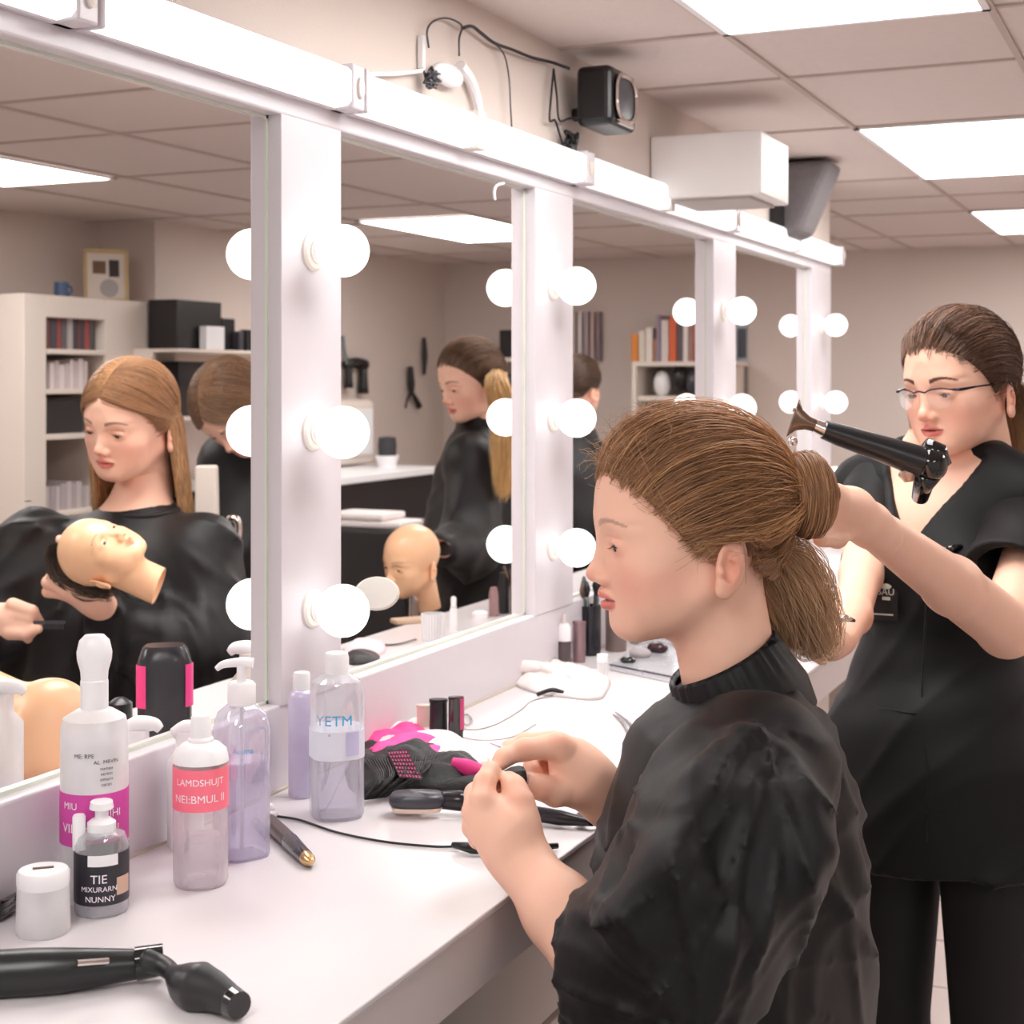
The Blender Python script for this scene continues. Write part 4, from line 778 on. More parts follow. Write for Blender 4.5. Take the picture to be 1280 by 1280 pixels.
def fastmesh(name, V, Q, m, M=None, cols=None, parent=None):
    if M is not None: V = V@M[:3, :3].T+M[:3, 3]
    me = D.meshes.new(name); k = Q.shape[1]
    me.vertices.add(len(V)); me.vertices.foreach_set('co', V.astype(np.float32).ravel()); me.loops.add(len(Q)*k); me.loops.foreach_set('vertex_index', Q.astype(np.int32).ravel())
    me.polygons.add(len(Q)); me.polygons.foreach_set('loop_start', np.arange(0, len(Q)*k, k, dtype=np.int32)); me.polygons.foreach_set('use_smooth', np.ones(len(Q), bool))
    for mm in (m if isinstance(m, (list, tuple)) else [m]): me.materials.append(mm)
    me.update(calc_edges=True); me.validate()
    if cols is not None:
        a = me.attributes.new('col', 'FLOAT_COLOR', 'POINT'); cc = np.ones((len(V), 4), np.float32); cc[:, :3] = cols; a.data.foreach_set('color', cc.ravel())
    o = D.objects.new(name, me); COL.objects.link(o)
    if parent is not None: o.parent = parent; o.matrix_parent_inverse = PINV.get(parent.name, Matrix.Identity(4))
    return o
def join(parts):
    V = []; Q = []; C = []; n = 0
    for v, q, c in parts: V.append(v); Q.append(q+n); C.append(np.broadcast_to(c, v.shape) if c is not None else np.ones_like(v)); n += len(v)
    return np.vstack(V), np.vstack(Q), np.vstack(C)
def mv(V, M): return V@M[:3, :3].T+M[:3, 3]
SK = np.array(srgb(242, 193, 169)[:3]); LIP = np.array(srgb(216, 108, 104)[:3]); BLUSH = np.array(srgb(226, 128, 112)[:3]); BROWC = np.array(srgb(84, 54, 44)[:3]); EARC = np.array(srgb(222, 130, 108)[:3])
SKIN = vcmat('skin', .48, .05, .35, .035, 60, bump=.08); HAIR = vcmat('hair_strands', .42, 0, .45, .18, 45); DOLL = mat('doll_vinyl', srgb(250, 200, 158), .32, noise=.02, sss=.1)
EYEW = mat('eye_white', srgb(226, 214, 208), .15); IRIS = mat('iris_brown', srgb(72, 52, 40), .1, noise=.3, scale=300); PUP = mat('pupil', srgb(8, 8, 8), .05); LASH = mat('lash', srgb(40, 26, 22), .5)
# ---- the head: x sideways, y forward, z up, origin between the ears at eye height (metres)
HN = {}
def head_mesh(kind):
    if kind in HN: return HN[kind]
    f = Field((-.098, -.115, -.150), (.098, .122, .128), .00175)
    f.ell((0, .000, .032), (.073, .088, .084), .001)
    f.ell((0, .018, .040), (.060, .073, .066), .02)
    f.ell((0, .034, -.014), (.0565, .055, .074), .022)
    f.ell((0, .030, -.055), (.047, .046, .034), .02)
    for s in (-1, 1):
        f.cap((s*.050, -.004, -.040), (s*.020, .062, -.078), .013, .012, .026)
        f.ell((s*.040, .050, -.024), (.021, .021, .020), .022)          # cheekbone
        f.ell((s*.031, .046, -.052), (.022, .024, .022), .02)
    f.ell((0, .066, -.078), (.017, .0135, .0135), .018)                 # chin
    f.ell((0, .0665, .020), (.042, .022, .010), .018)                    # brow ridge
    for s in (-1, 1):
        f.ell((s*.031, .101, .000), (.0165, .0165, .0125), .014, 's')    # socket
        f.cap((s*.010, .100, -.004), (s*.016, .104, -.022), .006, .006, .010, 's')
    f.cap((0, .0835, .008), (0, .0945, -.025), .0052, .0070, .010)       # nose
    f.ell((0, .0960, -.0305), (.0085, .0095, .0078), .007)
    for s in (-1, 1): f.ell((s*.0098, .0895, -.0345), (.0062, .0085, .0062), .005)
    f.cap((0, .086, -.046), (0, .083, -.040), .006, .006, .008)
    for s in (-1, 1):
        f.ell((s*.0050, .0935, -.0400), (.0030, .0045, .0028), .0025, 's')
        f.cap((s*.003, .0895, -.0500), (s*.019, .079, -.0535), .0052, .0026, .004)     # upper lip
        f.cap((0, .0860, -.0605), (s*.016, .0785, -.0565), .0058, .0024, .004)        # lower lip
    f.ell((0, .0965, -.0548), (.026, .0125, .0016), .0022, 's')
    f.ell((0, .0955, -.0720), (.017, .0105, .0055), .008, 's')
    f.ell((0, .0985, -.0455), (.0025, .008, .0045), .003, 's')
    for s in (-1, 1):                                                    # eyelids and slit
        f.ell((s*.031, .0710, -.0005), (.0148, .0138, .0125), .004)
        if kind != 'doll' or 1:
            f.ell((s*.031, .0905, -.0030), (.0140, .0118, .0043), .0012, 's')
        f.cap((s*.020, .0855, .0070), (s*.042, .079, .0060), .0010, .0010, .003, 's')
    for s in (-1, 1):                                                    # ears
        Re = rotm((0, 0, 1), s*math.radians(-24))[:3, :3]@rotm((1, 0, 0), math.radians(10))[:3, :3]
        ec = np.array((s*.0715, -.018, -.023)); e = lambda o, r, k, op: f.ell(ec+Re@np.array((s*o[0], o[1], o[2])), r, k, op, Re)
        e((0, 0, .002), (.0050, .0165, .0265), .006, 'u'); e((.001, .006, -.019), (.005, .009, .009), .006, 'u')
        e((.0065, .002, .006), (.0068, .0120, .0180), .0025, 's'); e((.003, -.0025, .002), (.0034, .0078, .0125), .0025, 'u')
        e((.0075, .0035, -.001), (.0095, .0080, .0105), .0022, 's'); e((.003, .012, -.003), (.003, .003, .004), .003, 'u')
    f.cap((0, -.020, -.055), (0, -.034, -.150), .047, .047, .022)         # neck
    V, Q = f.mesh()
    x, y, z = V.T; C = np.tile(SK, (len(V), 1))
    def blend(C, w, c): w = np.clip(w, 0, 1)[:, None]; return C*(1-w)+c*w
    g = lambda dx, dy, dz, sx, sy, sz: np.exp(-((dx/sx)**2+(dy/sy)**2+(dz/sz)**2))
    if kind != 'doll':
        ax = np.abs(x)
        C = blend(C, .50*g(ax-.042, y-.05, z+.036, .022, .04, .020), BLUSH)
        C = blend(C, .45*g(x, y-.10, z+.034, .012, .02, .010), BLUSH)
        C = blend(C, .6*g(ax-.078, y+.022, z+.023, .011, .022, .028), EARC)
        C = blend(C, .35*g(ax-.031, y-.08, z+.004, .016, .02, .010), EARC)
        lipw = np.clip((1-((x/.0215)**2+((z+.0560-.0012*np.cos(x*180))/.0100)**2))*3, 0, 1)*(y > .074)
        C = blend(C, lipw*.8, LIP); C = blend(C, 1.*(np.abs(z+.0548) < .0011)*(ax < .021)*(y > .076), LIP*.35)
        t = (ax-.014)/.036; zb = .0185+.0065*np.sin(np.clip(t, 0, 1)*PI*.78)-.0045*np.clip(t, 0, 1)**2; th = .0034*(1-.65*np.clip(t, 0, 1))
        bw = np.clip((th-np.abs(z-zb))/.0012+.5, 0, 1)*(t > 0)*(t < 1)*(y > .04)
        C = blend(C, bw*(1. if kind == 'dark' else .45 if kind == 'fair' else .7), BROWC)
    else:
        C[:] = np.array(srgb(250, 200, 158)[:3]); ax = np.abs(x)
        lipw = np.clip((1-((x/.0205)**2+((z+.0560)/.0085)**2))*3, 0, 1)*(y > .076); C = blend(C, lipw*.55, np.array(srgb(240, 130, 110)[:3]))
        t = (ax-.014)/.034; zb = .019+.006*np.sin(np.clip(t, 0, 1)*PI*.8); C = blend(C, np.clip((.0015-np.abs(z-zb))/.001+.5, 0, 1)*(t > 0)*(t < 1)*(y > .05)*.5, BROWC)
    HN[kind] = (V, Q, C); return HN[kind]
HVM = vcmat('doll_vinyl_painted', .3, .1, .5, .02, 40)
def headM(o, fwd, up=(0, 0, 1), s=1.):
    """matrix from head space to world: face towards fwd"""
    f_ = np.array(fwd, float); f_ /= np.linalg.norm(f_); u = np.array(up, float); u -= f_*(u@f_); u /= np.linalg.norm(u); r = np.cross(f_, u)
    M = M4(o, r, f_, u); M[:3, :3] *= s; return M
def turn(yaw, pitch=0., roll=0.):
    """face direction: yaw degrees from 'towards the camera' round to the picture's left, pitch down; returns forward, up"""
    y = math.radians(yaw); p = math.radians(pitch); h = -FV*math.cos(y)-RV*math.sin(y); f_ = h*math.cos(p)-UP*math.sin(p); u = UP*math.cos(p)+h*math.sin(p)
    if roll: 
        r = np.cross(f_, u); a = math.radians(roll); u = u*math.cos(a)+r*math.sin(a)
    return f_, u
def eyes(t, M, look=(0, 0), doll=False):
    for s in (-1, 1):
        c = np.array((s*.031, .0710, -.0015)); d = np.array((look[0], 1., look[1])); X, Y, Z = frame(d); Me = M@M4(c, X, Y, Z)
        MB().ball((0, 0, 0), .0122, 24, Me).build('eyeball', EYEW, t, smooth=180)
        MB().lathe([(.0001, .0123), (.0035, .0120), (.0052, .01125), (.0054, .0108)], 24, Me, cap=False).build('iris', IRIS, t, smooth=180)
        MB().lathe([(.0001, .01245), (.0022, .0123), (.0023, .0118)], 16, Me, cap=False).build('pupil', PUP, t, smooth=180)
        if not doll:
            l = MB(); pts = [np.array((s*.031+.0125*q, .0840-.0050*q*q-.0012*(q*s > 0)*q*q, -.0012-.0018*q*q)) for q in np.linspace(-1, 1, 9)]
            l.tube(pts, [.0004, .0009, .0007], 6, M=M)
            for q in pts[1:]:
                e = q+np.array((0, .0055, -.0020))+np.array((s*.0015, 0, 0)); l.tube([q, (q+e)/2-np.array((0, 0, .0006)), e], [.00025, .00008], 4, M=M)
            l.build('eyelashes', LASH, t, smooth=0)
# ---- hair
def tubes(name, paths, r, cols, parent, m=None, flat=.45):
    """paths (S,N,3) -> one mesh of thin three-sided strands; r (N,), cols (S,3) or (S,N,3)"""
    Pp = np.asarray(paths, float); Sn, N, _ = Pp.shape
    T = np.gradient(Pp, axis=1); T /= np.linalg.norm(T, axis=2, keepdims=True)+1e-9
    ref = np.array([.31, .52, .79]); A = np.cross(T, ref); A /= np.linalg.norm(A, axis=2, keepdims=True)+1e-9; B = np.cross(T, A)
    r = np.interp(np.linspace(0, 1, N), np.linspace(0, 1, len(r)), r)[None, :, None]; rv = NR.uniform(.7, 1.3, (Sn, 1, 1))*r
    V = np.stack([Pp+rv*(A*math.cos(a)+B*math.sin(a)) for a in (0, 2.094, 4.189)], 2).reshape(-1, 3)
    i = np.arange(Sn)[:, None, None]*N*3+np.arange(N-1)[None, :, None]*3; j = np.arange(3)[None, None, :]; j2 = (j+1) % 3
    Q = np.stack([i+j, i+j2, i+3+j2, i+3+j], -1).reshape(-1, 4)
    C = np.asarray(cols, float); C = np.repeat(C[:, None, :], N, 1) if C.ndim == 2 else C
    return fastmesh(name, V, Q, m or HAIR, None, np.repeat(C.reshape(-1, 3), 3, 0), parent)
def lerp(a, b, t): return a+(b-a)*t
EC, ER = np.array((0, .001, .032)), np.array((.0775, .0955, .0895))
HL = ([-.12, -.065, -.050, -.036, -.004, .006, .020, .040, .062, .085, .12], [-.055, -.055, -.048, -.004, .000, -.016, -.002, .022, .045, .064, .069])
def zline(y): return np.interp(y, HL[0], HL[1])
def unit(v): return v/np.linalg.norm(v, axis=-1, keepdims=True)
def slerp(a, b, t):
    w = np.arccos(np.clip((a*b).sum(-1, keepdims=True), -1, 1))[..., None]; a = a[:, None]; b = b[:, None]; t = t[None, :, None] if t.ndim == 1 else t[..., None]
    return (np.sin((1-t)*w)*a+np.sin(t*w)*b)/np.maximum(np.sin(w), 1e-4)
def scalp_roots(n):
    out = []
    while sum(map(len, out)) < n:
        d = unit(NR.normal(size=(n*3, 3))); p = EC+ER*d; out.append(d[(p[:, 2] > zline(p[:, 1])+.0035*NR.normal(size=len(p)))])
    R = np.vstack(out)[:n]; p = EC+ER*R; near = R[p[:, 2] < zline(p[:, 1])+.016]
    if len(near): k = n//3; R[:k] = near[NR.randint(0, len(near), k)]; R[:k] = unit(R[:k]+NR.normal(size=(k, 3))*.02)
    return R
def nape(p):
    """hair below the ears lies on the neck, not on the skull's underside"""
    h0 = p[..., :2]-np.array((0, -.024)); L_ = np.linalg.norm(h0, axis=-1, keepdims=True)+1e-6; w = np.clip((.005-p[..., 2:3])/.03, 0, 1)
    tgt = np.maximum(L_, .0575); p[..., :2] = np.array((0, -.024))+h0*(1+(tgt/L_-1)*w); return p
def hcol(n, a, b, j=.25):
    t = NR.uniform(0, 1, (n, 1)); c = np.array(srgb(*a)[:3])*(1-t)+np.array(srgb(*b)[:3])*t; return c*NR.uniform(1-j, 1+j, (n, 1))
def cap_mesh(t, M, col, lift=0., lineup=.004):
    f = Field((-.09, -.11, -.085), (.09, .105, .13), .003); f.ell(EC, ER-.001+lift, .001)
    f.ell((0, -.030, -.025), (.0545, .0535, .045), .012)
    f.put(lambda X, Y, Z: (zline(Y)+lineup+.014*(Y < -.042)-Z+0*X)*.8, f.lo, f.lo+f.h*f.n, .003, 'i')
    V, Q = f.mesh(); return fastmesh('hair_base', V, Q, HAIR, M, np.tile(np.array(srgb(*col)[:3]), (len(V), 1)), t)
def updo(t, M, n, tie, ca, cb, rad=.00042, lift=.004, wav=.003, name='swept_back_hair', N=16, stray=0):
    """hair combed from the hairline to the tie point (head space)"""
    d0 = scalp_roots(n); d1 = unit((np.array(tie)-EC)/ER)[None].repeat(n, 0); d1 = unit(d1+NR.normal(size=d1.shape)*.06)
    tt = np.linspace(0, 1, N); fr_ = np.clip(d0[:, 1:2]*1.2+.1, 0, 1); md = unit(d0+d1+fr_*np.array((0, 0, 1.1))+.35*fr_*np.sign(d0[:, :1])*np.array((1, 0, 0))*np.abs(d0[:, :1])); s1 = slerp(d0, md, tt); s2_ = slerp(md, d1, tt); dirs = unit(s1*(1-tt)[None, :, None]+s2_*tt[None, :, None])
    ph = NR.uniform(0, 6, (n, 1)); off = 1+lift/.09*((.25+.75*np.minimum(1, tt[None]*6)))*NR.uniform(.2, 1.3, (n, 1))+wav*.35*np.sin(tt[None]*9+ph)*np.minimum(1, tt[None]*3)
    p = nape(EC+ER*dirs*off[..., None]); side = NR.normal(size=(n, 1, 3))*.0014*np.sin(tt*7)[None, :, None]; p = p+side
    ear = (np.abs(p[..., 0]) > .055) & (p[..., 1] < .010) & (p[..., 1] > -.045) & (p[..., 2] < .012); p[..., 2] = np.where(ear, np.maximum(p[..., 2], .006+.004*np.sin(ph)), p[..., 2])
    tubes(name, mv(p.reshape(-1, 3), M).reshape(p.shape), [rad*.7, rad, rad, rad], hcol(n, ca, cb), t)
    if stray:
        d0 = scalp_roots(stray*3); d0 = d0[d0[:, 1] < .45][:stray]; stray = len(d0); sd = unit(d0+NR.normal(size=d0.shape)*.5+np.array([0, -.4, 0])); tt = np.linspace(0, 1, 12)
        dirs = slerp(d0, sd, tt); lf = 1+.16*tt[None]*NR.uniform(.1, 1, (stray, 1))+.03*np.sin(tt[None]*8+NR.uniform(0, 6, (stray, 1)))*tt[None]
        p = EC+ER*dirs*lf[..., None]; tubes('flyaway_hairs', mv(p.reshape(-1, 3), M).reshape(p.shape), [.00018, .00012], hcol(stray, (200, 160, 120), (150, 110, 80)), t)
def longhair(t, M, n, ca, cb, cend, zend=-.24, part=.0, spread=1., rad=.00045, name='long_straight_hair', N=22, sides=(-1, 1), front={-1: 34, 1: 34}, fwd={-1: 0, 1: 0}):
    """parted hair falling straight down on both sides of the face"""
    for s in sides:
        u = NR.uniform(0, 1, n)                        # 0 front of the parting .. 1 crown / back
        y0 = lerp(.088, -.075, u); d0 = unit(np.stack([np.full(n, part/.08)+.04*s*NR.uniform(0, 1, n), (y0-EC[1])/ER[1], np.sqrt(np.clip(1-((y0-EC[1])/ER[1])**2, .02, 1))], 1))
        phi = lerp(math.radians(front[s]), math.radians(-88), np.clip(u+NR.normal(size=n)*.08, 0, 1)); d1 = np.stack([s*np.cos(phi), np.sin(phi)-.02, np.full(n, -.22)], 1); d1 = unit(d1)
        k_ = n//3; rt = scalp_roots(n*4); rt = rt[(rt[:, 1] > .05)][:k_]; rt[:, 0] = np.abs(rt[:, 0])*s; d0[:len(rt)] = rt
        pf = math.radians(front[s]); wq_ = np.clip((rt[:, 1]-.05)/.9, 0, 1); ph_ = pf-math.radians(26)*(1-wq_)*NR.uniform(0, 1, len(rt)); d1[:len(rt)] = unit(np.stack([s*np.cos(ph_), np.sin(ph_)-.02, np.full(len(rt), -.22)], 1))
        na = N//2; ta = np.linspace(0, 1, na); dirs = slerp(d0, d1, ta); lf = 1+.035*np.minimum(1, ta*3)[None]*NR.uniform(.3, 1.6, (n, 1))
        a = EC+ER*dirs*lf[..., None]; e = a[:, -1]; tb = np.linspace(0, 1, N-na+1)[1:]
        ze = zend*NR.uniform(.88, 1.04, (n, 1)); tx = e[:, None, 0]*(1+spread*.22*tb[None])+.004*np.sin(tb[None]*6+NR.uniform(0, 6, (n, 1))); ty = e[:, None, 1]+(fwd[s]*np.clip((e[:, None, 1]+.03)/.06, 0, 1)-.012)*tb[None]+.004*np.sin(tb[None]*5+NR.uniform(0, 6, (n, 1)))
        b = np.stack([tx, ty, lerp(e[:, None, 2], ze, tb[None])], -1); p = np.concatenate([a, b], 1)
        c0 = hcol(n, ca, cb); c1 = hcol(n, cend, cb, .2); w = np.clip((np.linspace(0, 1, N)-.35)*1.6, 0, 1)[None, :, None]; C = c0[:, None]*(1-w)+c1[:, None]*w
        tubes(name, mv(p.reshape(-1, 3), M).reshape(p.shape), [rad, rad, rad, rad*.5], C, t)
def tail(t, M, n, pts, width, ca, cb, rad=.00045, name='ponytail', N=20, wav=.003):
    """a lock of strands that follows a spine of points (head space or world when M is None)"""
    sp = catmull(pts, 8); L_ = np.linspace(0, 1, len(sp)); tt = np.linspace(0, 1, N); s_ = np.stack([np.interp(tt, L_, sp[:, i]) for i in range(3)], 1)
    w = np.interp(tt, np.linspace(0, 1, len(width)), width); o = NR.normal(size=(n, 3)); o = unit(o)*NR.uniform(0, 1, (n, 1))**.5
    ph = NR.uniform(0, 6, (n, 1)); cut = NR.uniform(.85, 1., (n, 1)); tq = tt[None]*cut
    s2 = np.stack([np.interp(tq, tt, s_[:, i]) for i in range(3)], -1); wq = np.interp(tq, tt, w)
    p = s2+o[:, None]*wq[..., None]+wav*np.stack([np.sin(tq*8+ph), np.cos(tq*7+ph*2), 0*tq], -1)*tq[..., None]
    q = mv(p.reshape(-1, 3), M).reshape(p.shape) if M is not None else p
    c0 = hcol(n, ca, ca); c1 = hcol(n, cb, cb); ww = tt[None, :, None]; return tubes(name, q, [rad, rad, rad, rad*.4], c0[:, None]*(1-ww)+c1[:, None]*ww, t)
def baby_hair(t, M, n, ca, cb, L_=.022):
    """short soft hairs along the front hairline"""
    R = scalp_roots(n*9); p = EC+ER*R; R = R[(p[:, 2] < zline(p[:, 1])+.010) & (p[:, 1] > .0)][:n]; k = len(R); tt = np.linspace(0, 1, 8)
    back = unit(R+unit(np.array([[0, -1., .35]])+NR.normal(size=(k, 3))*.45)*L_/.09); dirs = slerp(R, back, tt); R0 = R-np.array((0, 0, .045))*NR.uniform(0, 1, (k, 1)); 
    lf = .992+.028*np.sin(tt*PI)[None]*NR.uniform(0, 1.4, (k, 1))+.03*tt[None]*NR.uniform(-.3, 1, (k, 1)); q = EC+ER*(dirs+(R0-R)[:, None]*(1-tt)[None, :, None])*lf[..., None]
    tubes('baby_hairs', mv(q.reshape(-1, 3), M).reshape(q.shape), [.00012, .00024, .0002], hcol(k, ca, cb), t)
def bun(t, M, c, R, w, n, ca, cb, name='hair_bun'):
    """doughnut of hair wound round the front-to-back axis"""
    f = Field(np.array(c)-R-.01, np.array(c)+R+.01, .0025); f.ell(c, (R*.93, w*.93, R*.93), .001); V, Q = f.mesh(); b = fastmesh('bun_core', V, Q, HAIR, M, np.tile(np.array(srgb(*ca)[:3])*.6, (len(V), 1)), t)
    yo = np.sin(NR.uniform(-1.5, 1.5, n)); rr = np.sqrt(1-yo**2*.93); ph = NR.uniform(0, 2*PI, (n, 1)); ln = NR.uniform(1.6, 3.6, (n, 1)); tt = np.linspace(0, 1, 18)[None]
    a = ph+ln*tt; tw = yo[:, None]+.25*np.sin(a*1.0+ph)*.5; rr2 = np.sqrt(np.clip(1-tw**2*.9, .05, 1))*(1+.05*NR.normal(size=(n, 1)))
    p = np.stack([c[0]+R*rr2*np.cos(a), c[1]+w*tw+0*a, c[2]+R*rr2*np.sin(a)], -1)
    tubes(name, mv(p.reshape(-1, 3), M).reshape(p.shape), [.0003, .0005, .0003], hcol(n, ca, cb), t)
SAT = mat('black_gown', srgb(13, 12, 14), .42, noise=.12, scale=60, sheen=.06, bump=.25, bscale=1400, spec=.3)
SCR = mat('black_scrub', srgb(14, 13, 15), .55, noise=.12, scale=60, sheen=.06, bump=.3, bscale=1400, spec=.25)
TRO = mat('black_trousers', srgb(14, 12, 14), .75, noise=.15)
def field(pts, pad, h):
    p = np.array(pts); return Field(p.min(0)-pad, p.max(0)+pad, h)
def folds(f, c, n, amp, r0, r1, seed=0.):
    """cloth folds that spread out from one point of the garment"""
    c = np.array(c)
    def fn(X, Y, Z):
        x, y, z = X-c[0], Y-c[1], Z-c[2]; a = np.arctan2(x*RV[0]+y*RV[1], -z+0*x*y); b = np.arctan2(x*FV[0]+y*FV[1], -z+0*x*y); d = np.sqrt(x*x+y*y+z*z)
        w = np.clip((d-r0)/(r1-r0), 0, 1); return -amp*w*(np.sin(n*a+seed+3*np.sin(b*2+seed)+d*9)+.5*np.sin(n*1.7*a+seed*2+d*16))
    return f.warp(fn)
def skin_obj(name, parts): 
    V, Q, C = join(parts); return fastmesh(name, V, Q, SKIN, None, C)
def creases(f, c, n, amp, r0, r1, seed=0.):
    """narrow pressed-up creases running away from one point"""
    c = np.array(c)
    def fn(X, Y, Z):
        x, y, z = X-c[0], Y-c[1], Z-c[2]; a = np.arctan2(x*RV[0]+y*RV[1], -z+0*x*y); b = np.arctan2(x*FV[0]+y*FV[1], -z+0*x*y); d = np.sqrt(x*x+y*y+z*z)
        w = np.clip((d-r0)/(r1-r0), 0, 1); q = 1-np.abs(np.sin(n*.5*a+seed+1.6*np.sin(b*1.5+seed)+.9*np.sin(d*13+seed))); q2 = 1-np.abs(np.sin(n*.83*a+seed*3+2*b+d*6))
        return -amp*w*(q**3+.6*q2**4)
    return f.warp(fn)
def sk(f, tint=None):
    V, Q = f.mesh(); C = np.tile(SK, (len(V), 1)); return V, Q, C
def knuck(V, C, pts, r=.009, w=.35, col=None):
    col = EARC if col is None else col
    for p in pts: q = np.clip(1-((V-p)**2).sum(1)/r**2, 0, 1)[:, None]*w; C[:] = C*(1-q)+col*q
    return C
def nail(mb, p, d, n, r=.005, l=.0075):
    """a nail plate on the fingertip at p, finger direction d, outward normal n"""
    d = d/np.linalg.norm(d); n = n-d*(n@d); n /= np.linalg.norm(n); s = np.cross(d, n); M = M4(p, s, d, n); mb.ball((0, 0, 0), (r, l, .0012), 12, M)
NAILM = mat('finger_nail', srgb(244, 196, 184), .25, noise=.02)
# ----------------------------------------------------------------- SEATED GIRL
f_, u_ = turn(84, 2); hs = P(866, 672, 1.47); HM = headM(hs, f_, u_, 1.)
V, Q, C = head_mesh('fair'); parts = [(mv(V, HM), Q, C)]
# torso under the gown
f = field([P(800, 850, 1.4), P(1050, 1300, 1.6)], .08, .012)
f.cap(P(914, 860, 1.478), P(928, 1010, 1.49), .036, .07, .03); f.cap(P(930, 960, 1.38), P(925, 950, 1.6), .05, .05, .05); f.ell(P(940, 1150, 1.5), (.10, .10, .18), .05)
parts.append(sk(f))
# near (left) forearm and hand
a = [P(765, 1225, 1.31), P(700, 1138, 1.375), P(652, 1078, 1.42)]
f = field([P(575, 950, 1.40), P(790, 1250, 1.30), P(575, 950, 1.52)], .03, .0021)
f.chain(a, [.038, .0325, .0255], .015)
f.cap(P(651, 1072, 1.42), P(636, 1040, 1.425), .0255, .026, .015); f.cap(P(636, 1040, 1.425), P(618, 1018, 1.43), .0255, .018, .012); f.cap(P(650, 1052, 1.422), P(652, 1022, 1.428), .018, .0145, .010)
f.cap(P(608, 1036, 1.43), P(606, 1010, 1.43), .0125, .0115, .012); f.cap(P(628, 1060, 1.42), P(608, 1034, 1.425), .019, .015, .015)
kn = [P(602, 1000, 1.425), P(593, 1017, 1.428), P(592, 1034, 1.436), P(598, 1048, 1.446)]
f.chain([kn[0], P(606, 978, 1.440), P(613, 964, 1.452), P(621, 968, 1.462)], [.0125, .0098, .0082, .0066], .006)
f.chain([kn[1], P(594, 992, 1.455), P(609, 977, 1.470), P(622, 980, 1.472)], [.0120, .0098, .0080, .0066], .005)
f.chain([kn[2], P(590, 1014, 1.468), P(606, 1000, 1.482), P(624, 994, 1.480)], [.0115, .0092, .0078, .0064], .005)
f.chain([kn[3], P(598, 1032, 1.478), P(613, 1018, 1.488), P(628, 1012, 1.484)], [.0105, .0082, .0070, .0058], .005)
f.chain([P(652, 1030, 1.425), P(650, 1002, 1.432), P(643, 984, 1.442), P(637, 974, 1.452)], [.0155, .0118, .0100, .0076], .008)
v, q, c = sk(f); knuck(v, c, kn+[P(606, 978, 1.43), P(650, 1000, 1.42)], .013, .28); parts.append((v, q, c))
# far (right) forearm and hand
f = field([P(600, 915, 1.46), P(860, 1080, 1.60)], .05, .0021)
f.chain([P(860, 1075, 1.57), P(800, 1032, 1.55), P(757, 998, 1.53)], [.038, .031, .0235], .02)
f.cap(P(757, 997, 1.53), P(724, 972, 1.515), .0235, .0255, .02); f.cap(P(724, 966, 1.515), P(704, 940, 1.505), .024, .0165, .02); f.cap(P(740, 975, 1.52), P(716, 945, 1.525), .020, .015, .02)
k2 = [P(697, 932, 1.498), P(694, 929, 1.520), P(700, 937, 1.540), P(706, 948, 1.552)]
f.chain([k2[0], P(655, 937, 1.490), P(630, 947, 1.482), P(617, 962, 1.474)], [.0135, .0100, .0084, .0064], .007)
f.chain([k2[1], P(656, 929, 1.530), P(637, 936, 1.522), P(624, 948, 1.506)], [.0130, .0098, .0082, .0064], .005)
f.chain([k2[2], P(672, 940, 1.555), P(664, 958, 1.540), P(672, 966, 1.522)], [.0120, .0090, .0078, .0064], .004)
f.chain([k2[3], P(682, 953, 1.562), P(676, 968, 1.548), P(684, 974, 1.532)], [.0110, .0082, .0072, .0060], .004)
f.chain([P(716, 985, 1.505), P(694, 990, 1.492), P(676, 984, 1.482), P(661, 975, 1.474)], [.0180, .0128, .0108, .0082], .009)
v, q, c = sk(f); knuck(v, c, k2[:2]+[P(655, 937, 1.482), P(678, 985, 1.475), P(699, 925, 1.49)], .013, .3); parts.append((v, q, c))
sg = skin_obj('person', parts); tag(sg, 'girl in profile in a black gown, brown hair in a bun, seated at the counter', 'person')
PINV['person'] = Matrix.Identity(4)
nm = MB()
nail(nm, P(659, 972.5, 1.4665), P(655, 972, 1.472)-P(672, 983, 1.48), -FV+UP*.5); nail(nm, P(616.5, 961, 1.4675), P(615, 965, 1.473)-P(630, 947, 1.482), -FV-RV*.4+UP*.2, .0042, .006); nail(nm, P(636.5, 973, 1.4450), P(636, 970, 1.45)-P(643, 984, 1.442), -FV-RV*.2, .0045, .0065)
nm.build('fingernails', NAILM, sg, smooth=180)
eyes(sg, HM, (.0, -.30))
cap_mesh(sg, HM, (120, 84, 60)); updo(sg, HM, 6500, (0, -.092, .034), (188, 140, 98), (128, 88, 62), rad=.00036, stray=160, lift=.006, wav=.006)
updo(sg, HM, 420, (0, -.092, .034), (222, 172, 124), (196, 144, 100), rad=.0003, lift=.012, wav=.02, name='loose_light_strands')
bun(sg, HM, (0, -.115, .036), .040, .027, 1500, (146, 104, 74), (200, 152, 112))
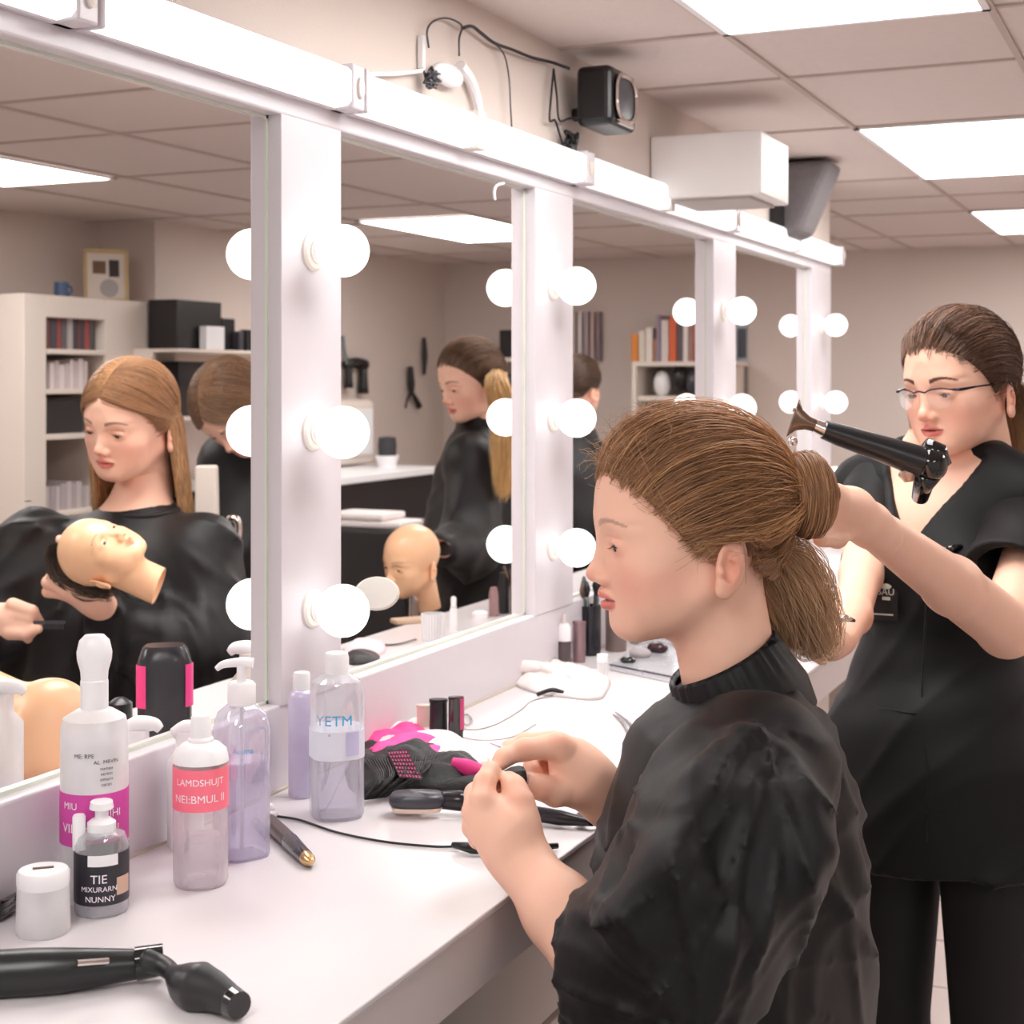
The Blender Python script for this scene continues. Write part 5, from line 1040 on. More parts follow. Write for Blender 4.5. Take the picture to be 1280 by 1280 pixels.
# wisps at the forehead, frizz and the ponytail lock under the bun
baby_hair(sg, HM, 900, (206, 160, 118), (160, 118, 84)); n = 300; hp = []
for i in range(n):
    d = unit(np.array([rnd.uniform(-.7, .7), rnd.uniform(.2, 1.1), rnd.uniform(.45, 1.1)])); r0 = EC+ER*d; pth = [r0]; dr = unit(d+np.array([rnd.uniform(-.5, .5), rnd.uniform(-.2, .9), rnd.uniform(-.4, .5)]))
    for k in range(11): dr = unit(dr+NR.normal(size=3)*.35+np.array([0, -.03, -.05])); pth.append(pth[-1]+dr*rnd.uniform(.0015, .0045))
    hp.append(pth)
hp = np.array(hp); tubes('frizzy_wisps', mv(hp.reshape(-1, 3), HM).reshape(hp.shape), [.00022, .00012], hcol(n, (196, 156, 118), (150, 112, 84)), sg)
tail(sg, None, 1500, [P(955, 690, 1.50), P(975, 700, 1.505), P(992, 730, 1.52), P(1005, 770, 1.56), P(1015, 800, 1.62), P(1028, 806, 1.70)], [.020, .034, .042, .038, .026, .012], (204, 160, 122), (234, 200, 160), .0003, 'hanging_lock', 34, .012)
tail(sg, None, 350, [P(930, 690, 1.47), P(940, 730, 1.475), P(960, 765, 1.49), P(975, 800, 1.52), P(992, 812, 1.57)], [.014, .022, .020, .014, .008], (160, 120, 88), (196, 158, 120), .0003, 'nape_strands', 20, .006)
# gown
f = field([P(680, 790, 1.25), P(1110, 1320, 1.25), P(680, 790, 1.72), P(1110, 1320, 1.72)], .03, .0052); zb = .50; 
f = Field((f.lo[0], f.lo[1], .58), f.lo+f.h*f.n, .0055)
f.cap(P(912, 918, 1.480), P(922, 962, 1.485), .054, .078, .02)
f.cap(P(945, 952, 1.385), P(925, 945, 1.60), .058, .056, .03)
f.ell(P(905, 1040, 1.49), (.108, .150, .135), .04); f.ell(P(920, 1120, 1.50), (.112, .160, .20), .05); f.ell(P(930, 1290, 1.50), (.115, .17, .20), .06)
f.chain([P(952, 968, 1.375), P(905, 1065, 1.31), P(852, 1185, 1.285)], [.064, .076, .080], .035)
f.chain([P(852, 1185, 1.285), P(790, 1212, 1.30), P(742, 1212, 1.325)], [.070, .060, .052], .03)
f.chain([P(905, 960, 1.64), P(850, 1060, 1.60), P(800, 1036, 1.565)], [.058, .056, .042], .03)
rid = [([(880, 930, 1.37), (848, 960, 1.36), (820, 1010, 1.345), (806, 1090, 1.32)], .015), ([(930, 925, 1.305), (876, 990, 1.262), (838, 1080, 1.225), (806, 1150, 1.225)], .015),
       ([(972, 950, 1.31), (998, 1010, 1.275), (1002, 1052, 1.26), (945, 1165, 1.215)], .015), ([(990, 870, 1.43), (1025, 960, 1.43), (1045, 1080, 1.44), (1048, 1200, 1.46)], .014),
       ([(880, 1120, 1.205), (812, 1160, 1.225), (752, 1235, 1.265)], .014), ([(905, 1180, 1.205), (850, 1255, 1.225), (780, 1280, 1.26)], .012), ([(1015, 900, 1.45), (1045, 1000, 1.50), (1058, 1120, 1.52)], .012)]
for L, r in rid: f.chain([P(*q) for q in L], [r*.4]+[r*.75]*(len(L)-2)+[r*.3], .032)
folds(f, P(950, 880, 1.42), 6, .0030, .05, .25, .6); creases(f, P(930, 870, 1.42), 11, .009, .06, .22, .4); creases(f, P(850, 1230, 1.30), 8, .005, .03, .10, 1.7)
f.cap(P(700, 1200, 1.335), P(736, 1208, 1.325), .052, .042, .006, 's')                  # open cuff
V, Q = f.mesh(); fastmesh('gown', V, Q, SAT, None, None, sg)
# pleated collar band
cc = P(908, 834, 1.475); e1 = (P(968, 803, 1.475)-P(848, 866, 1.475))/2; e2 = FV*.056; nrm = unit(np.cross(e2, e1)); nrm = nrm if nrm[2] > 0 else -nrm
mb = MB(); N_ = 120; V = []
for i in range(N_):
    a = 2*PI*i/N_; d = math.cos(a)*e1+math.sin(a)*e2; w = 1+.022*math.sin(i*PI/2); o = unit(d)
    for h_, rr in ((-.066, 1.20), (-.040, 1.27), (-.020, 1.20), (-.008, 1.14*w), (.008, 1.09*w), (.012, 1.05), (.006, 1.01)): V.append(cc+d*rr+nrm*h_)
k = 7; mb.raw(V, [(i*k+j, ((i+1) % N_)*k+j, ((i+1) % N_)*k+j+1, i*k+j+1) for i in range(N_) for j in range(k-1)]); mb.build('gown_collar', SAT, sg, smooth=180)
mb = MB().tube([P(964, 796, 1.44), P(971, 803, 1.438)], [.004, .003], 8); mb.build('collar_tie', SAT, sg, smooth=180)
# trousers, shoes, and the stool she sits on
hx = P(945, 1290, 1.50); F2 = f_; R2 = np.cross(F2, UP)
f = Field((hx[0]-.62, hx[1]-.55, 0.), (hx[0]+.25, hx[1]+.25, .80), .011)
for s in (-1, 1):
    h0 = np.array((hx[0], hx[1], .60))+R2*s*.09; kx = h0+F2*.26+UP*-.02; an = kx+F2*.02; an = np.array((an[0], an[1], .09)); f.chain([h0, kx, an], [.09, .065, .042], .03); f.cap(an-UP*.05, an+F2*.13-UP*.06, .035, .028, .02)
f.ell((hx[0], hx[1], .62), (.16, .16, .12), .05); V, Q = f.mesh(); fastmesh('trousers', V, Q, TRO, None, None, sg)
t = thing('stool', 'round black stool under the seated girl', 'stool', (hx[0], hx[1], 0)); M = at((hx[0], hx[1], 0))
MB().lathe([(.0001, .44), (.17, .44), (.18, .46), (.18, .50), (.16, .52), (.0001, .52)], 36, M).build('seat', BLACK, t); MB().lathe([(.0001, .03), (.025, .03), (.025, .44), (.0001, .44)], 20, M).build('column', CHROME, t); MB().lathe([(.0001, 0), (.22, 0), (.21, .02), (.04, .035), (.0001, .035)], 36, M).build('base', CHROME, t)
# what her hands hold
t = thing('brush_sharpener', 'small black faceted sharpener with a gold ring held between the girl\'s fingertips', 'sharpener', P(640, 978, 1.468)); a, b = P(626, 974, 1.462), P(655, 970, 1.470); X, Y, Z = frame(b-a); L_ = np.linalg.norm(b-a)
MB().lathe([(.0001, .1*L_), (.0075, .1*L_), (.0105, .45*L_), (.0110, .8*L_), (.009, L_), (.0001, L_)], 8, M4(a, X, Y, Z)).build('body', mat('black_rubber', srgb(40, 36, 38), .5), t, smooth=20); MB().lathe([(.0001, -.05*L_), (.0065, -.05*L_), (.0078, .12*L_), (.0001, .12*L_)], 20, M4(a, X, Y, Z)).build('gold_ring', GOLD, t)
t = thing('lilac_stick', 'thin pointed lilac stick showing above the girl\'s index finger', 'stick', P(632, 936, 1.50)); MB().tube([P(613, 929, 1.50), P(625, 933, 1.50), P(655, 950, 1.50)], [.0006, .0018, .0018], 8).build('shaft', LILAC, t, smooth=180)
# ----------------------------------------------------------------- STANDING BODIES
def stand(origin, yaw, s, parts, sleeves=None, hem=.80, vneck=True, legs=True, h=.009, lean=0.):
    """torso, tunic and trousers of a standing figure; returns matrix and the garments' meshes"""
    y = math.radians(yaw); fw_ = -FV*math.cos(y)-RV*math.sin(y); M = headM((origin[0], origin[1], 0), fw_, (0, 0, 1), s)
    def torso(f, e):
        f.ell((0, .0, .93), (.160+e, .112+e, .13), .05); f.ell((0, .0, 1.07), (.122+e, .094+e, .14), .06); f.ell((0, .0, 1.25), (.138+e, .096+e, .15), .05)
        for q in (-1, 1): f.ell((q*.06, .070, 1.23), (.052+e, .046+e, .052+e), .04); f.cap((q*.135, -.012, 1.355), (q*.03, -.015, 1.405), .046+e*.7, .042+e*.5, .04)
        return f
    f = torso(Field((-.23, -.17, .72), (.23, .17, 1.52), h), 0); f.cap((0, -.015, 1.38), (0, -.012, 1.50), .050, .045, .04); V, Q = f.mesh(); parts.append((mv(V, M), Q, np.tile(SK, (len(V), 1))))
    f = torso(Field((-.27, -.21, hem-.03), (.27, .21, 1.50), .0065), .015)
    f.cap((0, 0, hem+.15), (0, 0, hem-.1), .165, .175, .05); f.ell((0, 0, .85), (.19, .145, .22), .05)
    f.put(lambda X, Y, Z: hem-Z+.004*np.sin(X*30)+0*Y, f.lo, f.lo+f.h*f.n, .004, 'i')
    if vneck: f.put(lambda X, Y, Z: np.maximum(np.maximum((1.275+np.abs(X)*1.65-Z)*.6, .02-Y+0*Z), Z*0-1), (-.12, 0, 1.2), (.12, .2, 1.5), .006, 's')
    f.cap((0, -.012, 1.40), (0, -.012, 1.60), .056, .075, .01, 's')
    f.warp(lambda X, Y, Z: -.006*np.clip(1-np.abs(np.sin(X*13+Z*3.5+1.5*np.sin(Z*7))), 0, 1)**3*np.clip((1.25-Z)*3, 0, 1)-.004*np.clip(1-np.abs(np.sin(Z*19+X*9+np.sin(X*14)*1.4)), 0, 1)**3+.0045*np.sin(X*26+Z*11+2*np.sin(Z*9))*np.clip((1.2-Z)*4, 0, 1)+.003*np.sin(Z*60+X*20)*np.exp(-((Z-1.07)/.08)**2)+0*Y)
    return M, f
def sleeve(t, a, b, r0, r1, m, h=.004, nm='sleeve'):
    f = field([a, b], max(r0, r1)+.03, h); f.cap(a, b, r0, r1, .01); d = unit(b-a); f.cap(b-d*.03, b+d*.05, r1*.80, r1*.82, .004, 's'); f.warp(lambda X, Y, Z: .002*np.sin((X+Y)*50+Z*40)+0*X*Y*Z)
    f.put(lambda X, Y, Z: (X-b[0])*d[0]+(Y-b[1])*d[1]+(Z-b[2])*d[2]-.0, f.lo, f.lo+f.h*f.n, .004, 'i'); V, Q = f.mesh(); return fastmesh(nm, V, Q, m, None, None, t)
def trousers(t, M, lw=((.085, .88, .088), (.088, .48, .060), (.082, .09, .045))):
    f = Field((-.2, -.16, 0), (.2, .22, .96), .009)
    for q in (-1, 1): f.chain([(q*x, .0, z) for x, z, r in lw], [r for x, z, r in lw], .02)
    V, Q = f.mesh(); fastmesh('trousers', V, Q, TRO, M, None, t)
    f = Field((-.16, -.12, -.01), (.16, .22, .12), .008)
    for q in (-1, 1): f.cap((q*.082, -.03, .038), (q*.092, .13, .030), .038, .032, .02)
    f.put(lambda X, Y, Z: -Z+0*X*Y, f.lo, f.lo+f.h*f.n, .002, 'i'); V, Q = f.mesh(); fastmesh('shoes', V, Q, BLACK, M, None, t)
# standing stylist
o = P(1176, 700, 2.17); parts = []
f_, u_ = turn(54, 7, 2); HS = headM(P(1203, 484, 2.15), f_, u_, .92); V, Q, C = head_mesh('dark'); parts.append((mv(V, HS), Q, C))
BM, tun = stand((o[0], o[1]), 42, .915, parts)
f = field([P(1000, 600, 1.58), P(1320, 850, 1.58), P(1320, 600, 2.16)], .05, .0038)
sh, el, wr = P(1300, 655, 2.10), P(1258, 785, 1.90), P(1086, 656, 1.645)
f.chain([sh, el], [.036, .034], .012); f.chain([el, P(1190, 732, 1.80), wr], [.036, .0335, .0225], .015)
parts.append(sk(f))
f = field([P(990, 590, 1.53), P(1110, 700, 1.67)], .03, .0026)
f.chain([P(1104, 670, 1.66), wr, P(1062, 641, 1.62)], [.0215, .0222, .0245], .015); f.cap(P(1062, 641, 1.62), P(1044, 632, 1.60), .026, .022, .015)
for a, b, c_, r in ((P(1046, 618, 1.595), P(1024, 604, 1.565), P(1008, 606, 1.54), .0095), (P(1040, 628, 1.59), P(1016, 618, 1.555), P(1002, 622, 1.535), .0098), (P(1038, 640, 1.59), P(1014, 636, 1.555), P(1002, 640, 1.535), .0095), (P(1042, 652, 1.60), P(1024, 658, 1.57), P(1012, 662, 1.548), .0085), (P(1066, 655, 1.62), P(1046, 672, 1.59), P(1026, 674, 1.56), .0105)): f.chain([a, b, c_], [r*1.15, r, r*.8], .006)
parts.append(sk(f))
# her right arm behind the lock and the fist that holds it
f = field([P(1010, 590, 1.75), P(1130, 830, 2.25)], .05, .0045)
f.chain([P(1092, 618, 2.22), P(1076, 720, 2.10)], [.036, .028], .02); f.chain([P(1076, 720, 2.10), P(1066, 770, 1.98), P(1050, 800, 1.86)], [.028, .023, .020], .015)
f.ell(P(1036, 804, 1.84), (.027, .025, .022), .012)
for i in range(4): f.chain([P(1030+4*i, 790+3*i, 1.83), P(1014+3*i, 796+7*i, 1.815), P(1018+3*i, 806+6*i, 1.80)], [.010, .010, .008], .004)
parts.append(sk(f))
st = skin_obj('person', parts); tag(st, 'woman in glasses and black short-sleeved tunic standing behind the seated girl, styling her bun', 'person'); PINV[st.name] = Matrix.Identity(4)
V, Q = tun.mesh(); fastmesh('tunic', V, Q, SCR, BM, None, st); trousers(st, BM)
sleeve(st, P(1297, 640, 2.12), P(1262, 727, 1.985), .064, .062, SCR); sleeve(st, P(1098, 612, 2.23), P(1082, 665, 2.17), .050, .046, SCR)
eyes(st, HS, (.12, -.16)); baby_hair(st, HS, 500, (140, 104, 80), (100, 72, 56))
cap_mesh(st, HS, (70, 50, 42)); updo(st, HS, 4500, (0, -.085, -.015), (136, 100, 78), (82, 56, 46), rad=.00046, lift=.006, wav=.006, stray=60)
tail(st, HS, 1100, [(0, -.086, -.01), (-.005, -.112, -.03), (-.012, -.115, -.075), (-.02, -.10, -.13), (-.03, -.09, -.16)], [.020, .030, .032, .030, .02], (130, 94, 66), (186, 142, 98), .0005, 'low_ponytail', 18)
tail(st, HS, 60, [(.066, .045, .03), (.070, .040, -.02), (.068, .04, -.08), (.066, .045, -.12)], [.003, .006, .008, .008], (150, 118, 92), (190, 160, 130), .0003, 'loose_face_strand')
# brows hair ridge are on the skin; glasses
t = thing('eyeglasses', 'thin dark half-rim eyeglasses worn by the standing woman', 'glasses', HS[:3, 3]+f_*.08)
FR = mat('glasses_frame', srgb(40, 24, 40), .25, .5); LN = clear('lens_glass', (.985, .98, .98, 1), -.05, .02, .03)
h = lambda p: (mv(np.array([p], float), HS))[0]
for s in (-1, 1):
    MB().tube(catmull([h((s*x, y, z)) for x, y, z in ((.010, .102, .004), (.020, .101, .008), (.036, .096, .009), (.050, .088, .006))], 6), .0011, 8).build('rim', FR, t, smooth=180)
    MB().tube([h((s*.050, .088, .006)), h((s*.060, .080, .005)), h((s*.070, .055, .006)), h((s*.0765, -.01, .004)), h((s*.077, -.022, -.006))], [.0018, .0022, .0013, .0012, .001], 8).build('temple', FR, t, smooth=180)
    lens = [h((s*x, y, z)) for x, y, z in ((.010, .1015, .004), (.020, .1005, .008), (.036, .0955, .009), (.050, .0875, .006), (.052, .086, -.004), (.045, .091, -.018), (.030, .098, -.022), (.016, .101, -.016))]
    mb = MB(); nrm2 = f_*.0008; mb.raw(lens+[q+nrm2 for q in lens], [tuple(range(8)), tuple(range(15, 7, -1))]+[(i, (i+1) % 8, 8+(i+1) % 8, 8+i) for i in range(8)]); mb.build('lens', LN, t, smooth=0)
MB().tube(catmull([h((-.010, .102, .004)), h((0, .1035, .0065)), h((.010, .102, .004))], 5), .0012, 8).build('bridge', FR, t, smooth=180)
# tunic details: badge with logo, pin, placket, collar facing
def chestM(x, z, out=.0): 
    """a frame on the tunic's front at body coordinates x, z"""
    p = np.array([[x, .30, z]]); 
    return p
tv = tun.mesh()[0]
def front(px, py, lift=.002):
    """point of the tunic's surface under the given direction, and its outward normal"""
    W = mv(tv, BM); d = unit(P(px, py, 2.)-CAM); rel = W-CAM; tt = rel@d; off = np.linalg.norm(rel-tt[:, None]*d, axis=1); m = off < .012; i = np.where(m)[0][np.argmin(tt[m])]; return W[i]
def patch(px, py, w, hgt, m, name, parent, lift=.004, tilt=0.):
    p = front(px, py); yv = unit(BM[:3, 1]); n_ = unit(yv*.75-FV*.5); X = unit(np.cross(UP, n_)); Yy = np.cross(n_, X); M = M4(p+n_*lift, X, Yy, n_)@rotm((0, 0, 1), tilt); o = MB().box((-w/2, -hgt/2, 0), (w/2, hgt/2, .002), M).build(name, m, parent, smooth=0, bevel=.0008); return M
Mb = patch(1102, 758, .040, .056, mat('badge_black', srgb(22, 20, 24), .35), 'badge', st)
LG = mat('badge_print', srgb(206, 202, 190), .5)
mb = MB(); Vt, Ft = text_raw('SAU', .013); mb.raw(Vt+np.array((.004, .012, .0024)), Ft, Mb); mb.ball((.004, .020, .0024), (.008, .004, .0006), 12, Mb); mb.box((-.001, .001, .0021), (.010, .0055, .0027), Mb); mb.box((-.014, -.020, .0021), (.014, -.018, .0025), Mb); mb.build('badge_logo', LG, st, smooth=0)
q = front(1180, 678); MB().tube([q-RV*.012-FV*.004, q-FV*.007, q+RV*.014-FV*.004+UP*.003], [.002, .006, .003], 8).build('black_clip', BLACKG, st, smooth=180)
for L, nm_ in (([(1152, 668), (1150, 760), (1148, 860), (1150, 960), (1154, 1060)], 'placket_seam'), ([(1090, 880), (1120, 885), (1140, 884)], 'pocket_seam')):
    MB().tube([front(*z_)-FV*.001 for z_ in L], .0014, 6).build(nm_, SAT, st, smooth=180)
MB().tube([front(1142, 622)-FV*.008, front(1148, 612)-FV*.012], .005, 10).build('collar_button', GOLD, st, smooth=180)
# hair dryer
Zd = 1.80; t = thing('hair_dryer', 'glossy black hair dryer with a flared brown nozzle between the two women', 'hair dryer', P(1155, 585, Zd))
MB().tube([P(1030, 537, Zd), P(1050, 544, Zd), P(1100, 560, Zd), P(1135, 572, Zd), P(1152, 578, Zd)], [.0115, .0135, .0155, .018, .019], 24).build('barrel', BLACK, t, smooth=50)
MB().ball(tuple(P(1163, 580, Zd)), (.0205, .0205, .0215), 24).build('rear_housing', BLACKG, t, smooth=180); MB().tube([P(1155, 556, Zd), P(1171, 566, Zd), P(1180, 583, Zd)], [.010, .014, .010], 16).build('rear_grille', BLACKG, t, smooth=180)
MB().tube([P(1160, 592, Zd), P(1154, 606, Zd+.01), P(1150, 622, Zd+.03)], [.016, .012, .010], 16).build('handle', BLACKG, t, smooth=180)
MB().tube([P(1128, 588, Zd), P(1136, 594, Zd), P(1142, 596, Zd)], [.008, .010, .006], 12).build('switch_ring', mat('rose_metal', srgb(196, 160, 140), .3, .6), t, smooth=180)
MB().tube([P(1018, 532, Zd), P(1034, 539, Zd)], [.0085, .0095], 20).build('chrome_ring', CHROME, t, smooth=50)
NZ = mat('nozzle_brown', srgb(110, 88, 74), .25, .6)
a = P(1019, 532, Zd); X, Y, Z = frame(P(990, 522, Zd)-a, UP); mb = MB(); prof = [(0, .0075), (.010, .0085), (.020, .013), (.028, .024)]; k = 20; Vv = []
for z_, w_ in prof:
    for i in range(k): an = 2*PI*i/k; Vv.append(a+Z*z_+X*w_*math.cos(an)+Y*min(.0075, w_)*math.sin(an)*(1-.35*z_/.028))
mb.raw(Vv, [(j*k+i, j*k+(i+1) % k, (j+1)*k+(i+1) % k, (j+1)*k+i) for j in range(3) for i in range(k)]+[tuple(range(3*k, 4*k))]); mb.build('nozzle', NZ, t, smooth=50)
MB().tube([P(991, 512, Zd), P(1003, 517, Zd)], .003, 8).build('nozzle_hook', CHROME, t); MB().ball(tuple(P(991, 552, Zd)), .006, 14).build('nozzle_foot', CHROME, t)
# small hair clip held in the fist
t = thing('hair_grip', 'silver grip at the fist under the hanging lock', 'hair grip', P(1054, 774, 1.83)); MB().tube([P(1044, 778, 1.83), P(1056, 772, 1.83), P(1068, 776, 1.84)], [.003, .005, .002], 8).build('clip', CHROME, t, smooth=180)
# ----------------------------------------------------------------- PEOPLE SEEN IN THE MIRRORS
# girl with the training head
f_, u_ = turn(26, 12, -6); H1 = headM(P(166, 528, 2.75), f_, u_, .98); V, Q, C = head_mesh('mid'); parts = [(mv(V, H1), Q, C)]
f = field([P(20, 600, 2.6), P(300, 900, 2.85)], .06, .012); f.cap(P(180, 600, 2.79), P(168, 690, 2.79), .047, .085, .05); f.cap(P(60, 680, 2.8), P(255, 680, 2.75), .05, .05, .05); f.ell(P(155, 800, 2.8), (.13, .11, .2), .05); parts.append(sk(f))
f = field([P(40, 655, 2.5), P(150, 780, 2.62)], .04, .0032)
f.chain([P(150, 778, 2.60), P(118, 750, 2.56)], [.026, .022], .015); f.cap(P(118, 750, 2.56), P(88, 735, 2.54), .026, .023, .02)
f.chain([P(96, 728, 2.53), P(86, 700, 2.52), P(75, 674, 2.53)], [.012, .0095, .0075], .006); f.chain([P(88, 728, 2.53), P(74, 712, 2.52), P(68, 696, 2.54)], [.012, .0095, .008], .005)
f.chain([P(80, 735, 2.53), P(60, 728, 2.53), P(66, 716, 2.55)], [.012, .010, .008], .005); f.chain([P(80, 742, 2.54), P(60, 740, 2.54), P(62, 730, 2.56)], [.011, .009, .0075], .005); f.chain([P(104, 728, 2.53), P(100, 712, 2.52), P(96, 700, 2.53)], [.013, .010, .008], .006)
parts.append(sk(f))
f = field([P(-50, 730, 2.5), P(85, 810, 2.62)], .04, .0032); f.chain([P(-60, 765, 2.58), P(-12, 770, 2.56)], [.028, .024], .015); f.ell(P(14, 775, 2.55), (.032, .030, .030), .02)
for i in range(4): f.chain([P(16-i*2, 756+11*i, 2.535), P(40-i*3, 764+9*i, 2.525), P(50-i*5, 778+7*i, 2.54)], [.012, .010, .0075], .004)
f.chain([P(12, 790, 2.53), P(32, 792, 2.52), P(48, 786, 2.52)], [.013, .010, .008], .005); parts.append(sk(f))
w1 = skin_obj('person', parts); tag(w1, 'girl with long fair hair in a black gown holding a training head', 'person'); PINV[w1.name] = Matrix.Identity(4)
eyes(w1, H1, (.05, -.35)); cap_mesh(w1, H1, (136, 100, 74), lineup=.008); longhair(w1, H1, 2300, (186, 138, 98), (146, 106, 76), (252, 210, 156), zend=-.20, part=-.006, spread=.5, front={-1: -6, 1: 20}, rad=.0006)
f = Field(field([P(-120, 590, 2.5), P(330, 950, 2.95)], .05, .008).lo*np.array((1, 1, 0))+np.array((0, 0, .55)), field([P(-120, 590, 2.5), P(330, 900, 2.95)], .05, .008).lo+.0, .008) if False else Field((-1.25, 1.55, .60), (-.30, 2.45, 1.25), .008)
f = None
pts = [P(-120, 600, 2.5), P(330, 600, 2.9), P(-120, 600, 2.95), P(330, 600, 2.5)]; lo = np.min(pts, 0)-.08; hi = np.max(pts, 0)+.08; lo[2] = .60; hi[2] = P(0, 590, 2.7)[2]+.03
f = Field(lo, hi, .0085)
f.cap(P(182, 652, 2.79), P(170, 710, 2.78), .062, .09, .03); f.cap(P(56, 690, 2.80), P(242, 696, 2.74), .058, .058, .06); f.ell(P(150, 800, 2.78), (.175, .15, .22), .06); f.ell(P(140, 960, 2.78), (.20, .18, .22), .06)
f.chain([P(40, 680, 2.79), P(-20, 800, 2.74), P(-50, 800, 2.66)], [.070, .085, .06], .04); f.chain([P(-50, 790, 2.66), P(-30, 775, 2.60)], [.055, .045], .03)
f.chain([P(256, 690, 2.74), P(268, 810, 2.68), P(210, 815, 2.62), P(140, 775, 2.60)], [.068, .075, .062, .042], .04)
folds(f, P(180, 640, 2.70), 6, .004, .05, .25, 1.3); creases(f, P(180, 630, 2.72), 12, .011, .08, .25, .9); V, Q = f.mesh(); fastmesh('gown', V, Q, SAT, None, None, w1)
def ringc(t, c, a, b, r, m, nm='gown_collar'):
    MB().tube([c+a*math.cos(q)+b*math.sin(q) for q in np.linspace(0, 2*PI, 40)], r, 8).build(nm, m, t, smooth=180)
ringc(w1, P(182, 634, 2.785), RV*.066+UP*.0, FV*.066+UP*.012, .006, SAT)
f = Field(lo*np.array((1, 1, 0)), np.array((hi[0], hi[1], .70)), .015); hx = P(140, 960, 2.78); F2 = unit(f_*np.array((1, 1, 0))); R2 = np.cross(F2, UP)
for s in (-1, 1):
    h0 = np.array((hx[0], hx[1], .56))+R2*s*.09; kx = h0+F2*.18; f.chain([h0, kx, np.array((kx[0], kx[1], .06))], [.09, .065, .045], .03)
V, Q = f.mesh(); fastmesh('trousers', V, Q, TRO, None, None, w1)
M = at((hx[0], hx[1], 0)); t = thing('stool', 'black stool under the fair haired girl in the nearest mirror', 'stool', (hx[0], hx[1], 0)); MB().lathe([(.0001, .40), (.17, .40), (.18, .42), (.18, .46), (.0001, .47)], 32, M).build('seat', BLACK, t); MB().lathe([(.0001, .03), (.025, .03), (.025, .40), (.0001, .40)], 20, M).build('column', CHROME, t); MB().lathe([(.0001, 0), (.22, 0), (.21, .02), (.04, .035), (.0001, .035)], 36, M).build('base', CHROME, t)
# training heads
def doll(o, fwd, up, s, label, net=False):
    M = headM(o, fwd, up, s); V, Q, C = head_mesh('doll'); hd = fastmesh('training_head', V, Q, HVM, M, C); tag(hd, label, 'mannequin head', 'bald training heads'); PINV[hd.name] = Matrix.Identity(4)
    eyes(hd, M, (0, -.25), True); return hd, M
hd, M = doll(P(130, 697, 2.50), RV*.30+UP*.80-FV*.62, -RV*.93+UP*.30-FV*.02, .66, 'training head with dark hair net held tilted by the fair haired girl')
tail(hd, M, 700, [(0, -.04, .118), (0, -.085, .085), (0, -.108, .03), (0, -.100, -.03)], [.03, .05, .05, .03], (56, 46, 42), (90, 74, 62), .0009, 'hair_net', 14)
o2 = P(517, 703, 3.3); hd, M = doll(o2, *turn(48, 8, -4), .72, 'bald training head on a stand in front of the ponytail girl, second mirror')
t = thing('head_stand', 'thin stand carrying the bald training head', 'stand', (o2[0], o2[1], 0)); MB().tube([(o2[0], o2[1], .02), (o2[0], o2[1], o2[2]-.07)], .012, 12).build('pole', CHROME, t); MB().lathe([(.0001, 0), (.16, 0), (.15, .02), (.0001, .025)], 28, at((o2[0], o2[1], 0))).build('base', BLACK, t)
o3 = P(40, 950, 1.87); o3[2] = ZC+.066; doll(o3, -UP-RV*.25, RV+UP*.05-FV*.1, .72, 'bald training head lying face down at the left edge, reflected in the nearest mirror')
t = thing('comb', 'dark metal comb in the fair haired girl\'s hand', 'comb', P(55, 780, 2.53)); mb = MB(); mb.box((0, -.001, -.005), (.055, .001, .0), M4(P(40, 776, 2.52), RV, FV, UP)); 
for i in range(14): mb.box((.002+i*.0037, -.0008, -.014), (.0036+i*.0037, .0008, -.005), M4(P(40, 776, 2.52), RV, FV, UP))
mb.build('comb_body', DGREY, t, smooth=0)
# ponytail girl
def simple_gown(lo, hi, h, fn, t, m=SAT, nm='gown', fc=None, seed=0):
    f = Field(lo, hi, h); fn(f)
    if fc is not None: folds(f, fc, 6, .004, .05, .3, seed); creases(f, fc, 11, .010, .08, .3, seed)
    V, Q = f.mesh(); return fastmesh(nm, V, Q, m, None, None, t)
def bx(pts, pad): p = np.array(pts); return p.min(0)-pad, p.max(0)+pad
f_, u_ = turn(58, 14, 0); H2 = headM(P(592, 478, 4.0), f_, u_, .97); V, Q, C = head_mesh('mid'); parts = [(mv(V, H2), Q, C)]
f = field([P(560, 520, 3.8), P(650, 700, 4.2)], .05, .012); f.cap(P(606, 515, 4.02), P(606, 560, 4.05), .05, .08, .04); f.ell(P(606, 640, 4.05), (.11, .11, .2), .05); parts.append(sk(f))
f = field([P(480, 640, 3.4), P(600, 720, 3.9)], .05, .005); f.chain([P(556, 688, 3.60), P(545, 682, 3.50)], [.020, .018], .01); f.ell(P(536, 678, 3.46), (.03, .03, .025), .015)
for i in range(4): f.chain([P(534-i*2, 670+5*i, 3.45), P(524-i*2, 672+5*i, 3.42), P(520, 680+4*i, 3.40)], [.010, .009, .007], .004)
parts.append(sk(f))
w2 = skin_obj('person', parts); tag(w2, 'girl with a long golden ponytail in a black gown, side on in the second mirror', 'person'); PINV[w2.name] = Matrix.Identity(4)
eyes(w2, H2, (.05, -.35)); cap_mesh(w2, H2, (92, 66, 50)); updo(w2, H2, 2200, (0, -.093, .0), (124, 92, 68), (90, 64, 48), rad=.0007)
tail(w2, None, 700, [mv(np.array([(0, -.090, .0)]), H2)[0], P(620, 480, 3.90), P(630, 520, 3.86), P(632, 570, 3.84), P(628, 622, 3.84)], [.018, .034, .040, .040, .022], (176, 134, 90), (240, 196, 130), .0009, 'ponytail', 20, .005)
